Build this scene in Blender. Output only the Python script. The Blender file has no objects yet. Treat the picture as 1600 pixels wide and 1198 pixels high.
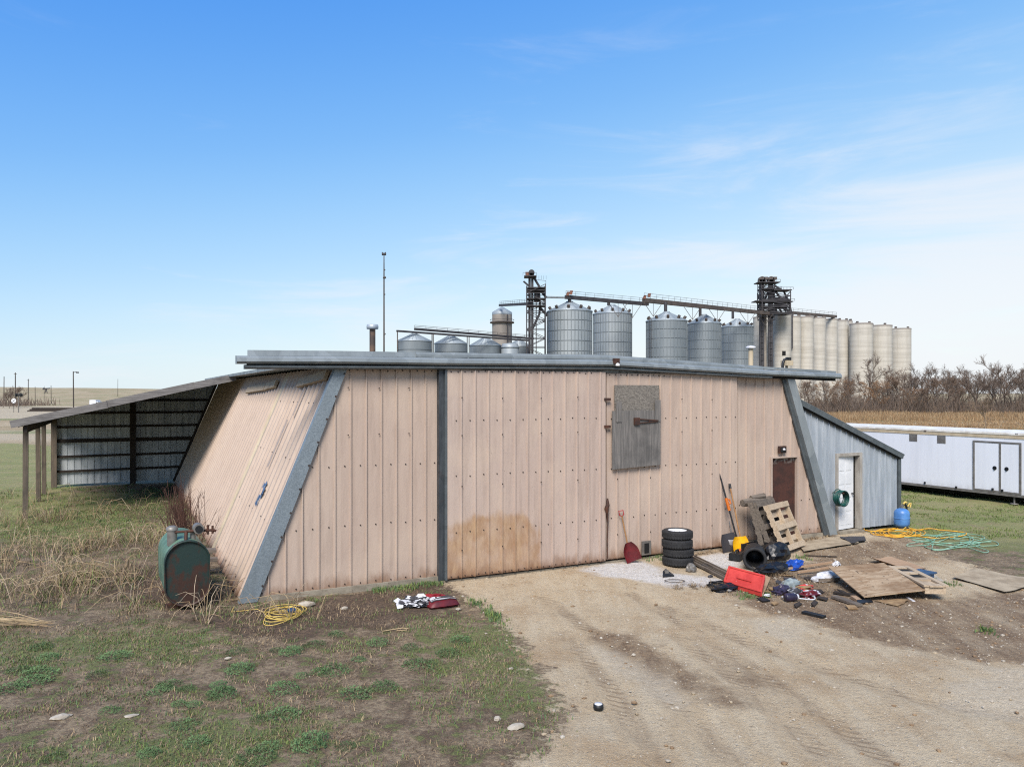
import bpy, math, random
import numpy as np
from mathutils import Vector, Matrix, noise as mnoise
R = math.radians
rnd = random.Random(7)
sc = bpy.context.scene
COL = sc.collection
# ------------------------------------------------------------------ survey of the yard (metres)
H, F, HY = 3.8, 1200.0, 614.0
def G(px, py, z=0.0):
    Y = (H - z) * F / (py - HY)
    return Vector(((px - 800) / F * Y, Y, z))
P0 = G(375, 943); P1 = G(1300, 835)
TH = math.atan2(P1.y - P0.y, P1.x - P0.x); cT, sT = math.cos(TH), math.sin(TH)
def W(s, t, z=0.0):
    return Vector((P0.x + cT * s - sT * t, P0.y + sT * s + cT * t, z))
def Lc(px, py, z=0.0):
    p = G(px, py, z) - P0
    return Vector((cT * p.x + sT * p.y, -sT * p.x + cT * p.y, z))
def far(px, py, Y):
    return Vector(((px - 800) / F * Y, Y, H + (HY - py) / F * Y))

# ------------------------------------------------------------------ materials
def S(r, g, b, k=0.62):
    f = lambda c: ((c / 255 + .055) / 1.055) ** 2.4 if c > 10 else c / 255 / 12.92
    return (f(r) * k, f(g) * k, f(b) * k, 1)
class N:
    def __init__(s, name):
        s.mat = bpy.data.materials.new(name); s.mat.use_nodes = True
        s.nt = s.mat.node_tree; s.b = s.nt.nodes['Principled BSDF']
        s.tc = s.nt.nodes.new('ShaderNodeTexCoord')
        s.obj = s.tc.outputs['Object']
    def new(s, t): return s.nt.nodes.new(t)
    def link(s, a, b): s.nt.links.new(a, b)
    def put(s, sock, v):
        if hasattr(v, 'links'): s.link(v, sock)
        elif v is not None: sock.default_value = v
    def math(s, op, a, b=None, c=None, clamp=False):
        n = s.new('ShaderNodeMath'); n.operation = op; n.use_clamp = clamp
        s.put(n.inputs[0], a)
        if b is not None: s.put(n.inputs[1], b)
        if c is not None: s.put(n.inputs[2], c)
        return n.outputs[0]
    def xyz(s, v=None):
        n = s.new('ShaderNodeSeparateXYZ'); s.link(v or s.obj, n.inputs[0]); return n.outputs
    def map(s, scale=(1, 1, 1), loc=(0, 0, 0), rot=(0, 0, 0), vec=None):
        n = s.new('ShaderNodeMapping'); s.link(vec or s.obj, n.inputs[0])
        n.inputs['Scale'].default_value = scale; n.inputs['Location'].default_value = loc; n.inputs['Rotation'].default_value = rot
        return n.outputs[0]
    def noise(s, scale=5, detail=4, rough=.55, vec=None, dist=0.0):
        n = s.new('ShaderNodeTexNoise'); s.link(vec or s.obj, n.inputs['Vector'])
        n.inputs['Scale'].default_value = scale; n.inputs['Detail'].default_value = detail
        n.inputs['Roughness'].default_value = rough; n.inputs['Distortion'].default_value = dist
        return n.outputs[0]
    def voro(s, scale=5, vec=None, out='Distance', feature='F1'):
        n = s.new('ShaderNodeTexVoronoi'); n.feature = feature; s.link(vec or s.obj, n.inputs['Vector'])
        n.inputs['Scale'].default_value = scale; return n.outputs[out]
    def attr(s, name):
        n = s.new('ShaderNodeAttribute'); n.attribute_name = name; return n.outputs['Fac']
    def step(s, v, a, b, lo=0.0, hi=1.0):
        n = s.new('ShaderNodeMapRange'); n.interpolation_type = 'SMOOTHSTEP'
        s.put(n.inputs['Value'], v)
        for i, x in ((1, a), (2, b), (3, lo), (4, hi)): n.inputs[i].default_value = x
        return n.outputs[0]
    def mix(s, f, a, b, mode='MIX'):
        n = s.new('ShaderNodeMix'); n.data_type = 'RGBA'; n.blend_type = mode
        s.put(n.inputs[0], f); s.put(n.inputs[6], a); s.put(n.inputs[7], b)
        return n.outputs[2]
    def wnoise(s, v):
        n = s.new('ShaderNodeTexWhiteNoise'); n.noise_dimensions = '1D'; s.put(n.inputs['W'], v); return n.outputs['Value']
    def rand(s):
        return s.new('ShaderNodeObjectInfo').outputs['Random']
    def bump(s, h, strength=.5, dist=.02):
        n = s.new('ShaderNodeBump'); n.inputs['Strength'].default_value = strength; n.inputs['Distance'].default_value = dist
        s.put(n.inputs['Height'], h); s.link(n.outputs[0], s.b.inputs['Normal'])
    def out(s, col, rough=.7, metal=0.0):
        s.put(s.b.inputs['Base Color'], col); s.put(s.b.inputs['Roughness'], rough); s.put(s.b.inputs['Metallic'], metal)
        return s.mat
def mat(name, a, b=None, scale=6, rough=.7, metal=0.0, stretch=(1, 1, 1), lo=.35, hi=.65, bump=0, bs=None, bd=.01, detail=5, speck=None, ss=40, sl=.62):
    n = N(name); v = n.map(stretch)
    f = n.noise(scale, detail, .6, v)
    c = n.mix(n.step(f, lo, hi), a, b or a)
    if speck: c = n.mix(n.step(n.noise(ss, 3, .6, v), sl, sl + .08), c, speck)
    if bump: n.bump(n.noise(bs or scale * 4, 4, .6, v), bump, bd)
    r = n.math('ADD', n.math('MULTIPLY', n.noise(scale * 1.7, 3), .25), rough - .12)
    return n.out(c, r, metal)

def panel_mat(name, base, alt, stain=False, axis=0, grime=True):
    n = N(name); x, y, z = n.xyz()
    along = (x, y, z)[axis]
    pn = n.wnoise(n.math('FLOOR', n.math('DIVIDE', along, .915)))
    c = n.mix(n.math('MULTIPLY', pn, .55), base, alt)
    st = n.noise(5, 5, .6, n.map((1.6, 1.6, .12)))
    c = n.mix(n.step(st, .42, .75, 0, .35 if axis == 0 else .16), c, S(150, 128, 114))
    c = n.mix(n.step(n.noise(.7, 5), .46, .7, 0, .5 if axis == 0 else .25), c, S(222, 200, 180))
    c = n.mix(n.step(n.noise(26, 3, .6), .70, .76, 0, .7), c, S(105, 84, 72))
    if stain:
        dx = n.math('DIVIDE', n.math('SUBTRACT', x, 4.95), 1.2); dz = n.math('DIVIDE', z, 1.35)
        d4 = lambda v_: n.math('POWER', n.math('ABSOLUTE', v_), 3.2)
        d = n.math('SUBTRACT', 1.0, n.math('ADD', d4(dx), d4(dz)))
        d = n.math('ADD', d, n.math('MULTIPLY', n.math('SUBTRACT', n.noise(1.8, 5, .6), .5), 1.1)); d = n.math('ADD', d, n.math('MULTIPLY', n.math('SUBTRACT', n.noise(4, 5, .65, n.map((1.6, 1, .14))), .5), .9))
        f = n.math('MULTIPLY', n.step(d, -.06, .34), n.step(n.noise(3, 5), .2, .8, .4, .9))
        c = n.mix(f, c, n.mix(n.step(n.noise(9, 4, .6, n.map((1, 1, .3))), .4, .65), S(174, 134, 96), S(198, 162, 122)))
    if grime:
        g = n.math('ADD', z, n.math('MULTIPLY', n.math('SUBTRACT', n.noise(4, 5, .65, n.map((1, 1, .35))), .5), .7))
        c = n.mix(n.step(g, .34, .02, 0, .75), c, S(142, 104, 76))
        g2 = n.math('ADD', z, n.math('MULTIPLY', n.math('SUBTRACT', n.noise(14, 4), .5), .12))
        c = n.mix(n.step(g2, .12, .03, 0, .8), c, S(96, 66, 46))
    n.bump(n.noise(2.0, 4, .55, n.map((1.6, 1.6, .5))), .45, .04)
    return n.out(c, .55, 0)
def galv_mat(name, a, b, rust=0.0, sc_=22, metal=.35, rough=.5):
    n = N(name)
    v = n.voro(sc_, out='Color')
    vx = n.xyz(v)[0]
    c = n.mix(vx, a, b)
    c = n.mix(n.step(n.noise(4, 5, .6, n.map((1.5, 1.5, .2))), .45, .75, 0, .4), c, S(120, 128, 132))
    if rust:
        c = n.mix(n.step(n.noise(2.6, 6, .65), .62, .75, 0, rust), c, S(104, 62, 38))
    n.bump(n.noise(3, 3), .2, .02)
    return n.out(c, n.math('ADD', n.math('MULTIPLY', vx, .15), rough - .08), metal)
def wood_mat(name, a, b, dark, axis=0):
    n = N(name); st = [9, 9, 9]; st[axis] = .5
    f = n.noise(3.2, 7, .65, n.map(tuple(st)), .4)
    c = n.mix(n.step(f, .36, .64), a, b)
    c = n.mix(n.step(n.noise(1.6, 4), .52, .72, 0, .6), c, dark)
    c = n.mix(n.math('MULTIPLY', n.rand(), .25), c, dark)
    n.bump(f, .5, .01)
    return n.out(c, .85)

M = {}
M['tan'] = panel_mat('tan_panel', S(213, 191, 174), S(201, 177, 161))
M['tan_stain'] = panel_mat('tan_panel_stained', S(211, 190, 176), S(200, 177, 164), stain=True)
M['tan_side'] = panel_mat('tan_side_panel', S(213, 191, 172), S(200, 176, 157), axis=1)
M['cream'] = mat('cream_translucent_strip', S(225, 207, 176), S(205, 186, 155), 3, .5, stretch=(1, 1, .3))
M['galv'] = galv_mat('galvanised_spangle', S(158, 170, 178), S(128, 140, 148), 0, 60, .2)
M['fascia'] = galv_mat('weathered_fascia', S(164, 172, 175), S(140, 149, 153), .08, 3, .2, .5)
M['galv_wall'] = mat('galvanised_wall', S(208, 216, 224), S(180, 190, 200), 3, .45, .25, stretch=(2.2, 2.2, .25))
M['galv_in'] = mat('galvanised_inside', S(210, 216, 220, .75), S(176, 184, 190, .7), 2.5, .5, .1, stretch=(2.2, 2.2, .3))
M['trim_dark'] = galv_mat('dark_grey_trim', S(112, 120, 124), S(92, 100, 104), .1, 9, .3, .5)
M['post'] = galv_mat('grey_steel_post', S(78, 84, 90), S(62, 68, 74), .15, 9, .3, .5)
M['screw'] = mat('screw_head', S(74, 58, 50), S(50, 42, 40), 30, .6)
M['conc'] = mat('concrete', S(172, 162, 144), S(140, 130, 114), 4, .9, bump=.4, speck=S(110, 100, 88))
M['slab'] = mat('tan_concrete', S(198, 180, 152), S(166, 148, 122), 3, .9, bump=.4, speck=S(130, 114, 94))
M['rust'] = None
n = N('rusty_door'); c = n.mix(n.step(n.noise(3.5, 6, .7), .38, .62), S(62, 36, 28), S(86, 48, 36))
c = n.mix(n.step(n.noise(9, 5, .7), .6, .7), c, S(48, 30, 26)); zz = n.xyz()[2]
c = n.mix(n.math('MULTIPLY', n.step(zz, 1.95, 2.08), n.step(n.noise(6, 4), .45, .6)), c, S(176, 168, 158)); n.bump(n.noise(20, 4), .4, .01)
M['rust'] = n.out(c, .8)
M['rusty_iron'] = mat('rusty_iron', S(92, 54, 36), S(60, 38, 30), 8, .8, bump=.3)
M['black'] = mat('black_plastic', S(30, 31, 34), S(20, 21, 23), 8, .5)
M['blackbag'] = mat('black_sheeting', S(28, 29, 34), S(18, 18, 22), 8, .35)
M['dark'] = mat('dark_interior', S(14, 13, 13), S(10, 9, 9), 4, .9)  # near-black; stands in for the unlit depth of openings and gaps
M['rubber'] = mat('tyre_rubber', S(46, 46, 48), S(34, 34, 36), 12, .8, bump=.5, bs=60)
M['white'] = mat('white_paint', S(235, 236, 238, .8), S(222, 224, 226, .8), 2, .4)
M['trailer'] = None
n = N('trailer_white'); c = n.mix(n.step(n.noise(2, 5, .6, n.map((1.5, 1.5, .1))), .4, .7, 0, .35), S(230, 233, 240, .82), S(205, 208, 214, .82))
zz = n.xyz()[2]; c = n.mix(n.step(n.math('ADD', zz, n.math('MULTIPLY', n.noise(7, 4, .6, n.map((1, 1, .3))), .5)), .85, .45, 0, .35), c, S(160, 150, 138)); M['trailer'] = n.out(c, .35)
M['roofwhite'] = mat('trailer_roof', S(238, 234, 226, .85), S(214, 206, 194, .8), 3, .4)
M['alu'] = mat('dull_aluminium', S(150, 146, 140), S(128, 122, 116), 5, .5, .3)
M['oldwood'] = wood_mat('weathered_wood', S(150, 138, 124), S(112, 100, 90), S(84, 72, 62))
M['greywood'] = wood_mat('grey_barn_board', S(154, 150, 147), S(122, 118, 116), S(92, 88, 85))
M['greyply'] = wood_mat('grey_plywood', S(140, 135, 130), S(108, 105, 102), S(82, 80, 78), 2)
M['post_wood'] = wood_mat('post_wood', S(126, 112, 96), S(98, 88, 78), S(70, 64, 56), 2)
M['dkwood'] = wood_mat('dark_creosote_wood', S(66, 52, 42), S(46, 38, 32), S(30, 26, 24))
M['pallet'] = wood_mat('pallet_wood', S(228, 206, 176), S(198, 176, 148), S(160, 140, 118))
M['pallet_old'] = wood_mat('old_pallet_wood', S(140, 128, 114), S(104, 94, 84), S(72, 64, 56))
M['ply'] = None
n = N('peeling_plywood'); f = n.noise(2.6, 8, .7, n.map((1.2, 5, 1), rot=(0, 0, .25)), .8)
c = n.mix(n.step(f, .38, .6), S(158, 128, 96), S(196, 172, 142)); c = n.mix(n.step(n.noise(1.4, 5), .5, .68, 0, .7), c, S(136, 104, 72)); c = n.mix(n.step(n.noise(16, 5), .62, .68), c, S(90, 72, 54))
n.bump(f, .4, .01); M['ply'] = n.out(c, .85)
M['osb'] = None
n = N('flake_board'); v = n.voro(34, n.map((1, 1, 1.6)), 'Color'); c = n.mix(n.xyz(v)[0], S(108, 102, 95), S(152, 145, 135)); M['osb'] = n.out(c, .85)
M['tanboard'] = wood_mat('tan_board', S(200, 168, 136), S(184, 150, 118), S(160, 126, 96))
M['handle'] = wood_mat('wood_handle', S(196, 148, 96), S(172, 124, 78), S(120, 86, 56), 2)
M['cardboard'] = mat('cardboard', S(176, 146, 106), S(146, 116, 82), 6, .9)
M['redplastic'] = mat('faded_red_plastic', S(214, 74, 66, .75), S(196, 58, 52, .7), 4, .5, speck=S(224, 130, 120), ss=18, sl=.66)
M['red'] = mat('red_plastic', S(176, 36, 44, .75), S(140, 26, 36, .7), 5, .4)
M['darkred'] = mat('dark_red', S(120, 28, 34), S(90, 20, 28), 5, .45)
M['yellow'] = mat('yellow_plastic', S(250, 190, 20, .8), S(226, 160, 10, .75), 5, .45)
M['orange'] = mat('orange_plastic', S(226, 120, 20), S(200, 96, 14), 6, .5)
M['yellowhose'] = mat('yellow_hose', S(236, 178, 44, .8), S(206, 146, 30, .75), 6, .5)
M['cord'] = mat('yellow_cord', S(228, 200, 110, .8), S(206, 172, 80, .75), 8, .6)
M['greenhose'] = mat('pale_green_hose', S(160, 196, 172, .75), S(112, 164, 136, .7), 5, .5)
M['tealhose'] = mat('dark_teal_hose', S(20, 92, 84), S(12, 62, 60), 6, .45)
M['bluetank'] = mat('blue_tank_paint', S(92, 146, 208, .75), S(72, 124, 190, .7), 4, .4)
M['blue'] = mat('blue_plastic', S(30, 92, 200), S(20, 66, 160), 8, .4)
M['navy'] = mat('blue_bin', S(52, 92, 134), S(36, 66, 100), 8, .5)
M['tape'] = mat('blue_paint', S(70, 110, 160), S(120, 140, 160), 14, .6)
M['palebrown'] = mat('bleached_scrape', S(176, 164, 158), S(196, 172, 152), 9, .7)
M['greyplastic'] = mat('grey_plastic', S(176, 178, 180), S(140, 142, 146), 8, .5)
M['purple'] = mat('dark_violet_plastic', S(64, 54, 82), S(40, 36, 58), 10, .4)
M['whiteplastic'] = mat('white_plastic', S(228, 228, 230, .8), S(190, 190, 196, .75), 9, .45)
M['glassy'] = mat('clear_plastic', S(170, 180, 178), S(130, 140, 140), 9, .2)
M['stone'] = mat('pale_stone', S(206, 196, 180), S(176, 164, 146), 7, .9, bump=.4)
n = N('green_tank_paint'); x, y, z = n.xyz(); c = n.mix(n.step(n.noise(3, 5), .4, .65), S(90, 126, 106), S(120, 154, 130)); c = n.mix(n.step(n.noise(6, 6, .7), .62, .72), c, S(96, 70, 50)); M['tankgreen'] = n.out(c, .55)
n = N('rusty_tank_end'); x, y, z = n.xyz(); f = n.math('ADD', n.noise(3.4, 7, .7, n.map((1, 1, .55))), n.math('MULTIPLY', n.math('SUBTRACT', .62, z), .2))
c = n.mix(n.step(f, .43, .55), S(28, 54, 50), S(66, 40, 28)); c = n.mix(n.step(n.noise(5, 6, .7), .58, .7), c, S(50, 36, 30)); n.bump(n.noise(14, 5), .3, .01); M['tankend'] = n.out(c, .6)
M['clod'] = mat('dry_clod', S(168, 140, 108), S(136, 110, 84), 9, .95)
M['bark'] = mat('grey_bark', S(128, 114, 102), S(98, 86, 76), 3, .9)
M['twig'] = mat('brown_twigs', S(150, 130, 114), S(124, 106, 94), .6, .9)
M['twig2'] = mat('reddish_twigs', S(152, 128, 108), S(126, 104, 88), .6, .9)
M['twig3'] = mat('orange_buds', S(186, 144, 104), S(156, 120, 88), .6, .9)
M['redstalk'] = mat('red_brown_stalks', S(112, 76, 62), S(84, 58, 48), 3, .9)
M['straw'] = mat('straw', S(206, 182, 142), S(170, 142, 106), 1.6, .9)
M['straw2'] = mat('grey_brown_stalks', S(160, 138, 114), S(124, 104, 84), 1.6, .9)
M['reed'] = mat('tan_reeds', S(184, 150, 108), S(150, 116, 82), .25, .9)
M['grass'] = mat('green_grass', S(136, 150, 80), S(104, 124, 62), 1.1, .85)
M['weed'] = mat('blue_green_weed', S(112, 142, 90), S(78, 110, 64), 2, .85)
M['silver'] = mat('bin_steel', S(182, 190, 194), S(162, 172, 178), .3, .5, .2, stretch=(1, 1, .15))
M['silver_dk'] = mat('bin_steel_dull', S(150, 159, 164), S(132, 142, 148), .3, .55, .15, stretch=(1, 1, .15))
M['binroof'] = mat('bin_roof', S(176, 186, 192), S(150, 162, 170), .4, .5, .2)
M['binline'] = mat('bin_hoop', S(112, 122, 128), S(100, 110, 116), .5, .6, .2)
M['binseam'] = mat('bin_seam', S(146, 155, 160), S(128, 138, 144), .5, .6, .2)
M['jamb'] = mat('worn_door_jamb', S(192, 186, 176), S(160, 152, 142), 5, .7, stretch=(1, 1, .3))
M['frame_dk'] = mat('dark_steelwork', S(72, 70, 74), S(54, 52, 56), .6, .7)
M['frame_br'] = mat('brown_steelwork', S(104, 92, 84), S(80, 72, 68), .6, .7)
M['silo'] = mat('silo_concrete', S(208, 204, 195), S(192, 188, 179), .12, .9, stretch=(1, 1, .4), speck=S(172, 162, 146), ss=.5, sl=.6)
n = N('silo_concrete_banded'); c = n.mix(n.step(n.noise(1.0, 3, .5, n.map((.02, .02, .8))), .4, .6), S(220, 215, 204), S(204, 199, 188)); c = n.mix(n.step(n.noise(.5, 6, .65, n.map((1.2, 1.2, .08))), .48, .72, 0, .55), c, S(180, 172, 158)); c = n.mix(n.step(n.noise(.12, 5), .5, .7, 0, .4), c, S(180, 172, 158)); M['silo'] = n.out(c, .9)
M['silo_dk'] = mat('old_silo_concrete', S(176, 168, 158), S(154, 146, 138), .15, .9)
M['motor'] = mat('rusty_motor', S(150, 96, 74), S(110, 72, 56), 2, .7)
M['pole'] = mat('pole_wood', S(92, 84, 78), S(72, 66, 60), 2, .9)
M['ventrust'] = mat('rusty_flue', S(122, 96, 76), S(78, 66, 60), 4, .7)

# ------------------------------------------------------------------ mesh building
class MB:
    def __init__(s): s.v = []; s.f = []; s.m = []; s.sm = []
    def add(s, vs, fs, mi=0, sm=False):
        o = len(s.v); s.v.extend([tuple(v) for v in vs])
        for f in fs:
            s.f.append([i + o for i in f]); s.m.append(mi); s.sm.append(sm)
    def box(s, x0, x1, y0, y1, z0, z1, mi=0):
        v = [(x0, y0, z0), (x1, y0, z0), (x1, y1, z0), (x0, y1, z0), (x0, y0, z1), (x1, y0, z1), (x1, y1, z1), (x0, y1, z1)]
        s.add(v, [(3, 2, 1, 0), (4, 5, 6, 7), (0, 1, 5, 4), (1, 2, 6, 5), (2, 3, 7, 6), (3, 0, 4, 7)], mi)
    def slab(s, top, th, mi=0):
        """a sheet from its top outline (anticlockwise) and a thickness downwards"""
        n = len(top); a = [Vector(p) for p in top]; b = [p - Vector((0, 0, th)) for p in a]
        s.add(a + b, [tuple(range(n)), tuple(range(2 * n - 1, n - 1, -1))] + [(i, i + n, (i + 1) % n + n, (i + 1) % n) for i in range(n)], mi)
    def bar(s, a, b, w, h=None, mi=0, up=(0, 0, 1)):
        a, b = Vector(a), Vector(b); h = h or w; d = (b - a).normalized(); u = Vector(up)
        if abs(d.dot(u)) > .98: u = Vector((1, 0, 0)) if abs(d.x) < .9 else Vector((0, 1, 0))
        x = d.cross(u).normalized() * w / 2; y = x.cross(d).normalized() * h / 2
        v = [a - x - y, a + x - y, a + x + y, a - x + y, b - x - y, b + x - y, b + x + y, b - x + y]
        s.add(v, [(3, 2, 1, 0), (4, 5, 6, 7), (0, 1, 5, 4), (1, 2, 6, 5), (2, 3, 7, 6), (3, 0, 4, 7)], mi)
    def tube(s, pts, r, n=6, mi=0, cap=True, closed=False, sm=True):
        pts = [Vector(p) for p in pts]; k = len(pts); rs = r if hasattr(r, '__len__') else [r] * k
        vs = []; px = None
        for i, p in enumerate(pts):
            if closed: d = pts[(i + 1) % k] - pts[i - 1]
            else: d = pts[min(i + 1, k - 1)] - pts[max(i - 1, 0)]
            if d.length < 1e-9: d = Vector((0, 0, 1))
            d.normalize()
            if px is None:
                u = Vector((0, 0, 1)) if abs(d.z) < .9 else Vector((1, 0, 0)); px = d.cross(u).normalized()
            else:
                q = px - d * px.dot(d)
                px = q.normalized() if q.length > 1e-6 else d.orthogonal().normalized()
            py = d.cross(px)
            for j in range(n):
                a = 2 * math.pi * j / n; vs.append(p + (px * math.cos(a) + py * math.sin(a)) * rs[i])
        fs = []
        for i in range(k if closed else k - 1):
            for j in range(n):
                a, b = i * n, ((i + 1) % k) * n; fs.append((a + j, a + (j + 1) % n, b + (j + 1) % n, b + j))
        s.add(vs, fs, mi, sm)
        if cap and not closed and n > 3:
            s.add(vs[:n][::-1], [tuple(range(n))], mi); s.add(vs[-n:], [tuple(range(n))], mi)
    def lathe(s, prof, n=24, mi=0, mx=None, sm=True):
        """prof: (r,z) from bottom to top"""
        vs = []; fs = []
        for r, z in prof:
            for j in range(n):
                a = 2 * math.pi * j / n; v = Vector((r * math.cos(a), r * math.sin(a), z)); vs.append(mx @ v if mx else v)
        for i in range(len(prof) - 1):
            for j in range(n): fs.append((i * n + j, i * n + (j + 1) % n, (i + 1) * n + (j + 1) % n, (i + 1) * n + j))
        s.add(vs, fs, mi, sm)
    def cyl(s, a, b, r, n=12, mi=0, sm=True): s.tube([a, b], r, n, mi, True, False, sm)
    def ribs(s, prof, zb, zt, put, mi=0):
        """ribbed sheet: prof = [(along, out)], put(along,out,z)->point"""
        vs = []
        for a, o in prof: vs += [put(a, o, zb(a)), put(a, o, zt(a))]
        s.add(vs, [(2 * i, 2 * i + 2, 2 * i + 3, 2 * i + 1) for i in range(len(prof) - 1)], mi)
    def blob(s, c, sx, sy, sz, amp=.35, fr=2.0, seed=0, mi=0, sub=3, sm=False, mis=None):
        me = bpy.data.meshes.new('tmp'); import bmesh
        bm = bmesh.new(); bmesh.ops.create_icosphere(bm, subdivisions=sub, radius=1)
        o = Vector((seed * 13.7, seed * 5.1, seed * 2.3)); vs = []
        for v in bm.verts:
            d = 1 + amp * mnoise.noise(v.co * fr + o) + amp * .6 * mnoise.noise(v.co * fr * 2.7 + o)
            p = v.co * d; vs.append((c[0] + p.x * sx, c[1] + p.y * sy, max(c[2] - sz * .45, c[2] + p.z * sz)))
        fs = [[v.index for v in f.verts] for f in bm.faces]
        bm.free(); bpy.data.meshes.remove(me)
        if mis is None: s.add(vs, fs, mi, sm)
        else:
            o_ = len(s.v); s.v.extend(vs)
            for f in fs:
                m_ = Vector(vs[f[0]]); k = mnoise.noise(m_ * mis[0] + o); s.f.append([i + o_ for i in f]); s.sm.append(sm)
                s.m.append(mis[1 + (0 if k < -.12 else 1 if k < .12 else 2) % (len(mis) - 1)])
    def build(s, name, mats, parent=None, loc=None, rotz=0.0):
        me = bpy.data.meshes.new(name); me.from_pydata(s.v, [], s.f)
        for m_ in (mats if isinstance(mats, (list, tuple)) else [mats]): me.materials.append(M[m_] if isinstance(m_, str) else m_)
        me.polygons.foreach_set('material_index', s.m); me.polygons.foreach_set('use_smooth', s.sm); me.update()
        o = bpy.data.objects.new(name, me); COL.objects.link(o)
        if parent: o.parent = parent
        if loc is not None: o.location = loc
        o.rotation_euler[2] = rotz
        return o
def tag(o, label=None, cat=None, group=None, kind=None):
    if label: o['label'] = label
    if cat: o['category'] = cat
    if group: o['group'] = group
    if kind: o['kind'] = kind
    return o
def thing(name, label, cat, loc=(0, 0, 0), rz=0.0, group=None):
    o = bpy.data.objects.new(name, None); COL.objects.link(o); o.location = loc; o.rotation_euler[2] = rz
    o.empty_display_size = .2
    return tag(o, label, cat, group)
def bthing(name, label, cat, s=0, t=0, z=0, rz=0.0, group=None):     # in the barn's own axes
    return thing(name, label, cat, W(s, t, z), TH + rz, group)
def dup(o, loc, rz=0.0, label=None, scale=None):
    c = o.copy(); COL.objects.link(c); c.location = loc; c.rotation_euler[2] = rz
    if scale: c.scale = scale
    if label: c['label'] = label
    for ch in list(o.children):
        k = ch.copy(); COL.objects.link(k); k.parent = c
        for g in list(ch.children):
            q = g.copy(); COL.objects.link(q); q.parent = k
    return c
def ribprof(a0, a1, pitch, w, h, phase=0.0, minor=0.0):
    """trapezoid ribs between a0 and a1; out is positive"""
    p = [(a0, 0)]; a = a0 + phase
    while a < a1 - w:
        if a - w > p[-1][0]:
            p += [(a - w, 0), (a - w * .45, h), (a + w * .45, h), (a + w, 0)]
        if minor and a + pitch < a1 - w:
            for q in (1 / 3, 2 / 3):
                m = a + pitch * q; p += [(m - .02, 0), (m - .008, minor), (m + .008, minor), (m + .02, 0)]
        a += pitch
    p.append((a1, 0)); return p
# ------------------------------------------------------------------ camera, sun, sky
cam = bpy.data.cameras.new('camera'); cam.sensor_width = 36; cam.lens = F / 1600 * 36; cam.shift_y = (HY - 599) / 1600
cam.clip_start = .1; cam.clip_end = 12000
co = bpy.data.objects.new('camera', cam); COL.objects.link(co); co.location = (0, 0, H); co.rotation_euler = (R(90), 0, 0); sc.camera = co
SUN_EL, SUN_AZ = R(45), R(192)          # azimuth clockwise from +Y: behind the camera's left shoulder
sd = Vector((math.sin(SUN_AZ) * math.cos(SUN_EL), math.cos(SUN_AZ) * math.cos(SUN_EL), math.sin(SUN_EL)))
sl = bpy.data.lights.new('sun', 'SUN'); sl.energy = 2.3; sl.angle = R(28); sl.color = (1, .93, .84)
so = bpy.data.objects.new('sun', sl); COL.objects.link(so); so.rotation_euler = sd.to_track_quat('Z', 'Y').to_euler(); so.location = sd * 60
w = bpy.data.worlds.new('World'); sc.world = w; w.use_nodes = True; nt = w.node_tree; bg = nt.nodes['Background']
sky = nt.nodes.new('ShaderNodeTexSky'); sky.sky_type = 'NISHITA'; sky.sun_disc = False; sky.sun_elevation = SUN_EL; sky.sun_rotation = SUN_AZ
sky.air_density = 1.3; sky.dust_density = .6; sky.ozone_density = 2.0
class WN(N):
    def __init__(s): s.nt = nt; s.tc = nt.nodes.new('ShaderNodeTexCoord'); s.obj = s.tc.outputs['Generated']
n = WN()
hs = nt.nodes.new('ShaderNodeHueSaturation'); hs.inputs['Saturation'].default_value = 1.32; hs.inputs['Value'].default_value = 1.15
nt.links.new(sky.outputs[0], hs.inputs['Color'])
x, y, z = n.xyz()
n1 = n.noise(3.4, 8, .62, n.map((1, 1, 5.5), (6.3, 1.4, .75)), .6); n2 = n.noise(1.3, 3, .5, n.map((1, 1, 3), (.7, 2.2, 0)))
cl = n.math('ADD', n1, n.math('MULTIPLY', n.math('SUBTRACT', n2, .5), .9))
low = n.step(z, .34, .06)                     # thin cloud thickens towards the horizon
cl = n.math('ADD', cl, n.math('MULTIPLY', n.math('SUBTRACT', low, .62), .22))
cl = n.math('ADD', cl, n.math('MULTIPLY', x, .16))
cm = n.math('MULTIPLY', n.step(cl, .44, .82, 0, .62), n.step(z, .42, .20, .35, 1))
ze = n.math('SUBTRACT', n.math('MULTIPLY', z, .86), n.math('MULTIPLY', x, .13))
rp_ = nt.nodes.new('ShaderNodeValToRGB'); nt.links.new(ze, rp_.inputs[0]); cr_ = rp_.color_ramp; cr_.interpolation = 'B_SPLINE'
KS = 1 / (.075 * 2 ** 1.32)
for i, (p_, c_) in enumerate(((0.0, (.84, .93, .97)), (.085, (.70, .86, .97)), (.18, (.42, .68, .96)), (.29, (.20, .49, .94)), (.44, (.065, .29, .87)))):
    e_ = cr_.elements[i] if i < 2 else cr_.elements.new(p_)
    e_.position = p_; e_.color = (c_[0], c_[1], c_[2], 1)
clear = n.mix(1.0, rp_.outputs[0], (KS, KS, KS, 1), 'MULTIPLY')
skyc = n.mix(n.step(z, .75, .45, 0, .9), hs.outputs[0], clear)
skyc = n.mix(cm, skyc, (.90 * KS, .91 * KS, .96 * KS, 1))
nt.links.new(skyc, bg.inputs['Color']); bg.inputs['Strength'].default_value = .075
sc.view_settings.view_transform = 'Standard'; sc.view_settings.look = 'None'; sc.view_settings.exposure = 1.32; sc.view_settings.gamma = 1
sc.cycles.max_bounces = 6; sc.cycles.use_denoising = False; sc.cycles.filter_width = 1.15

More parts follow.
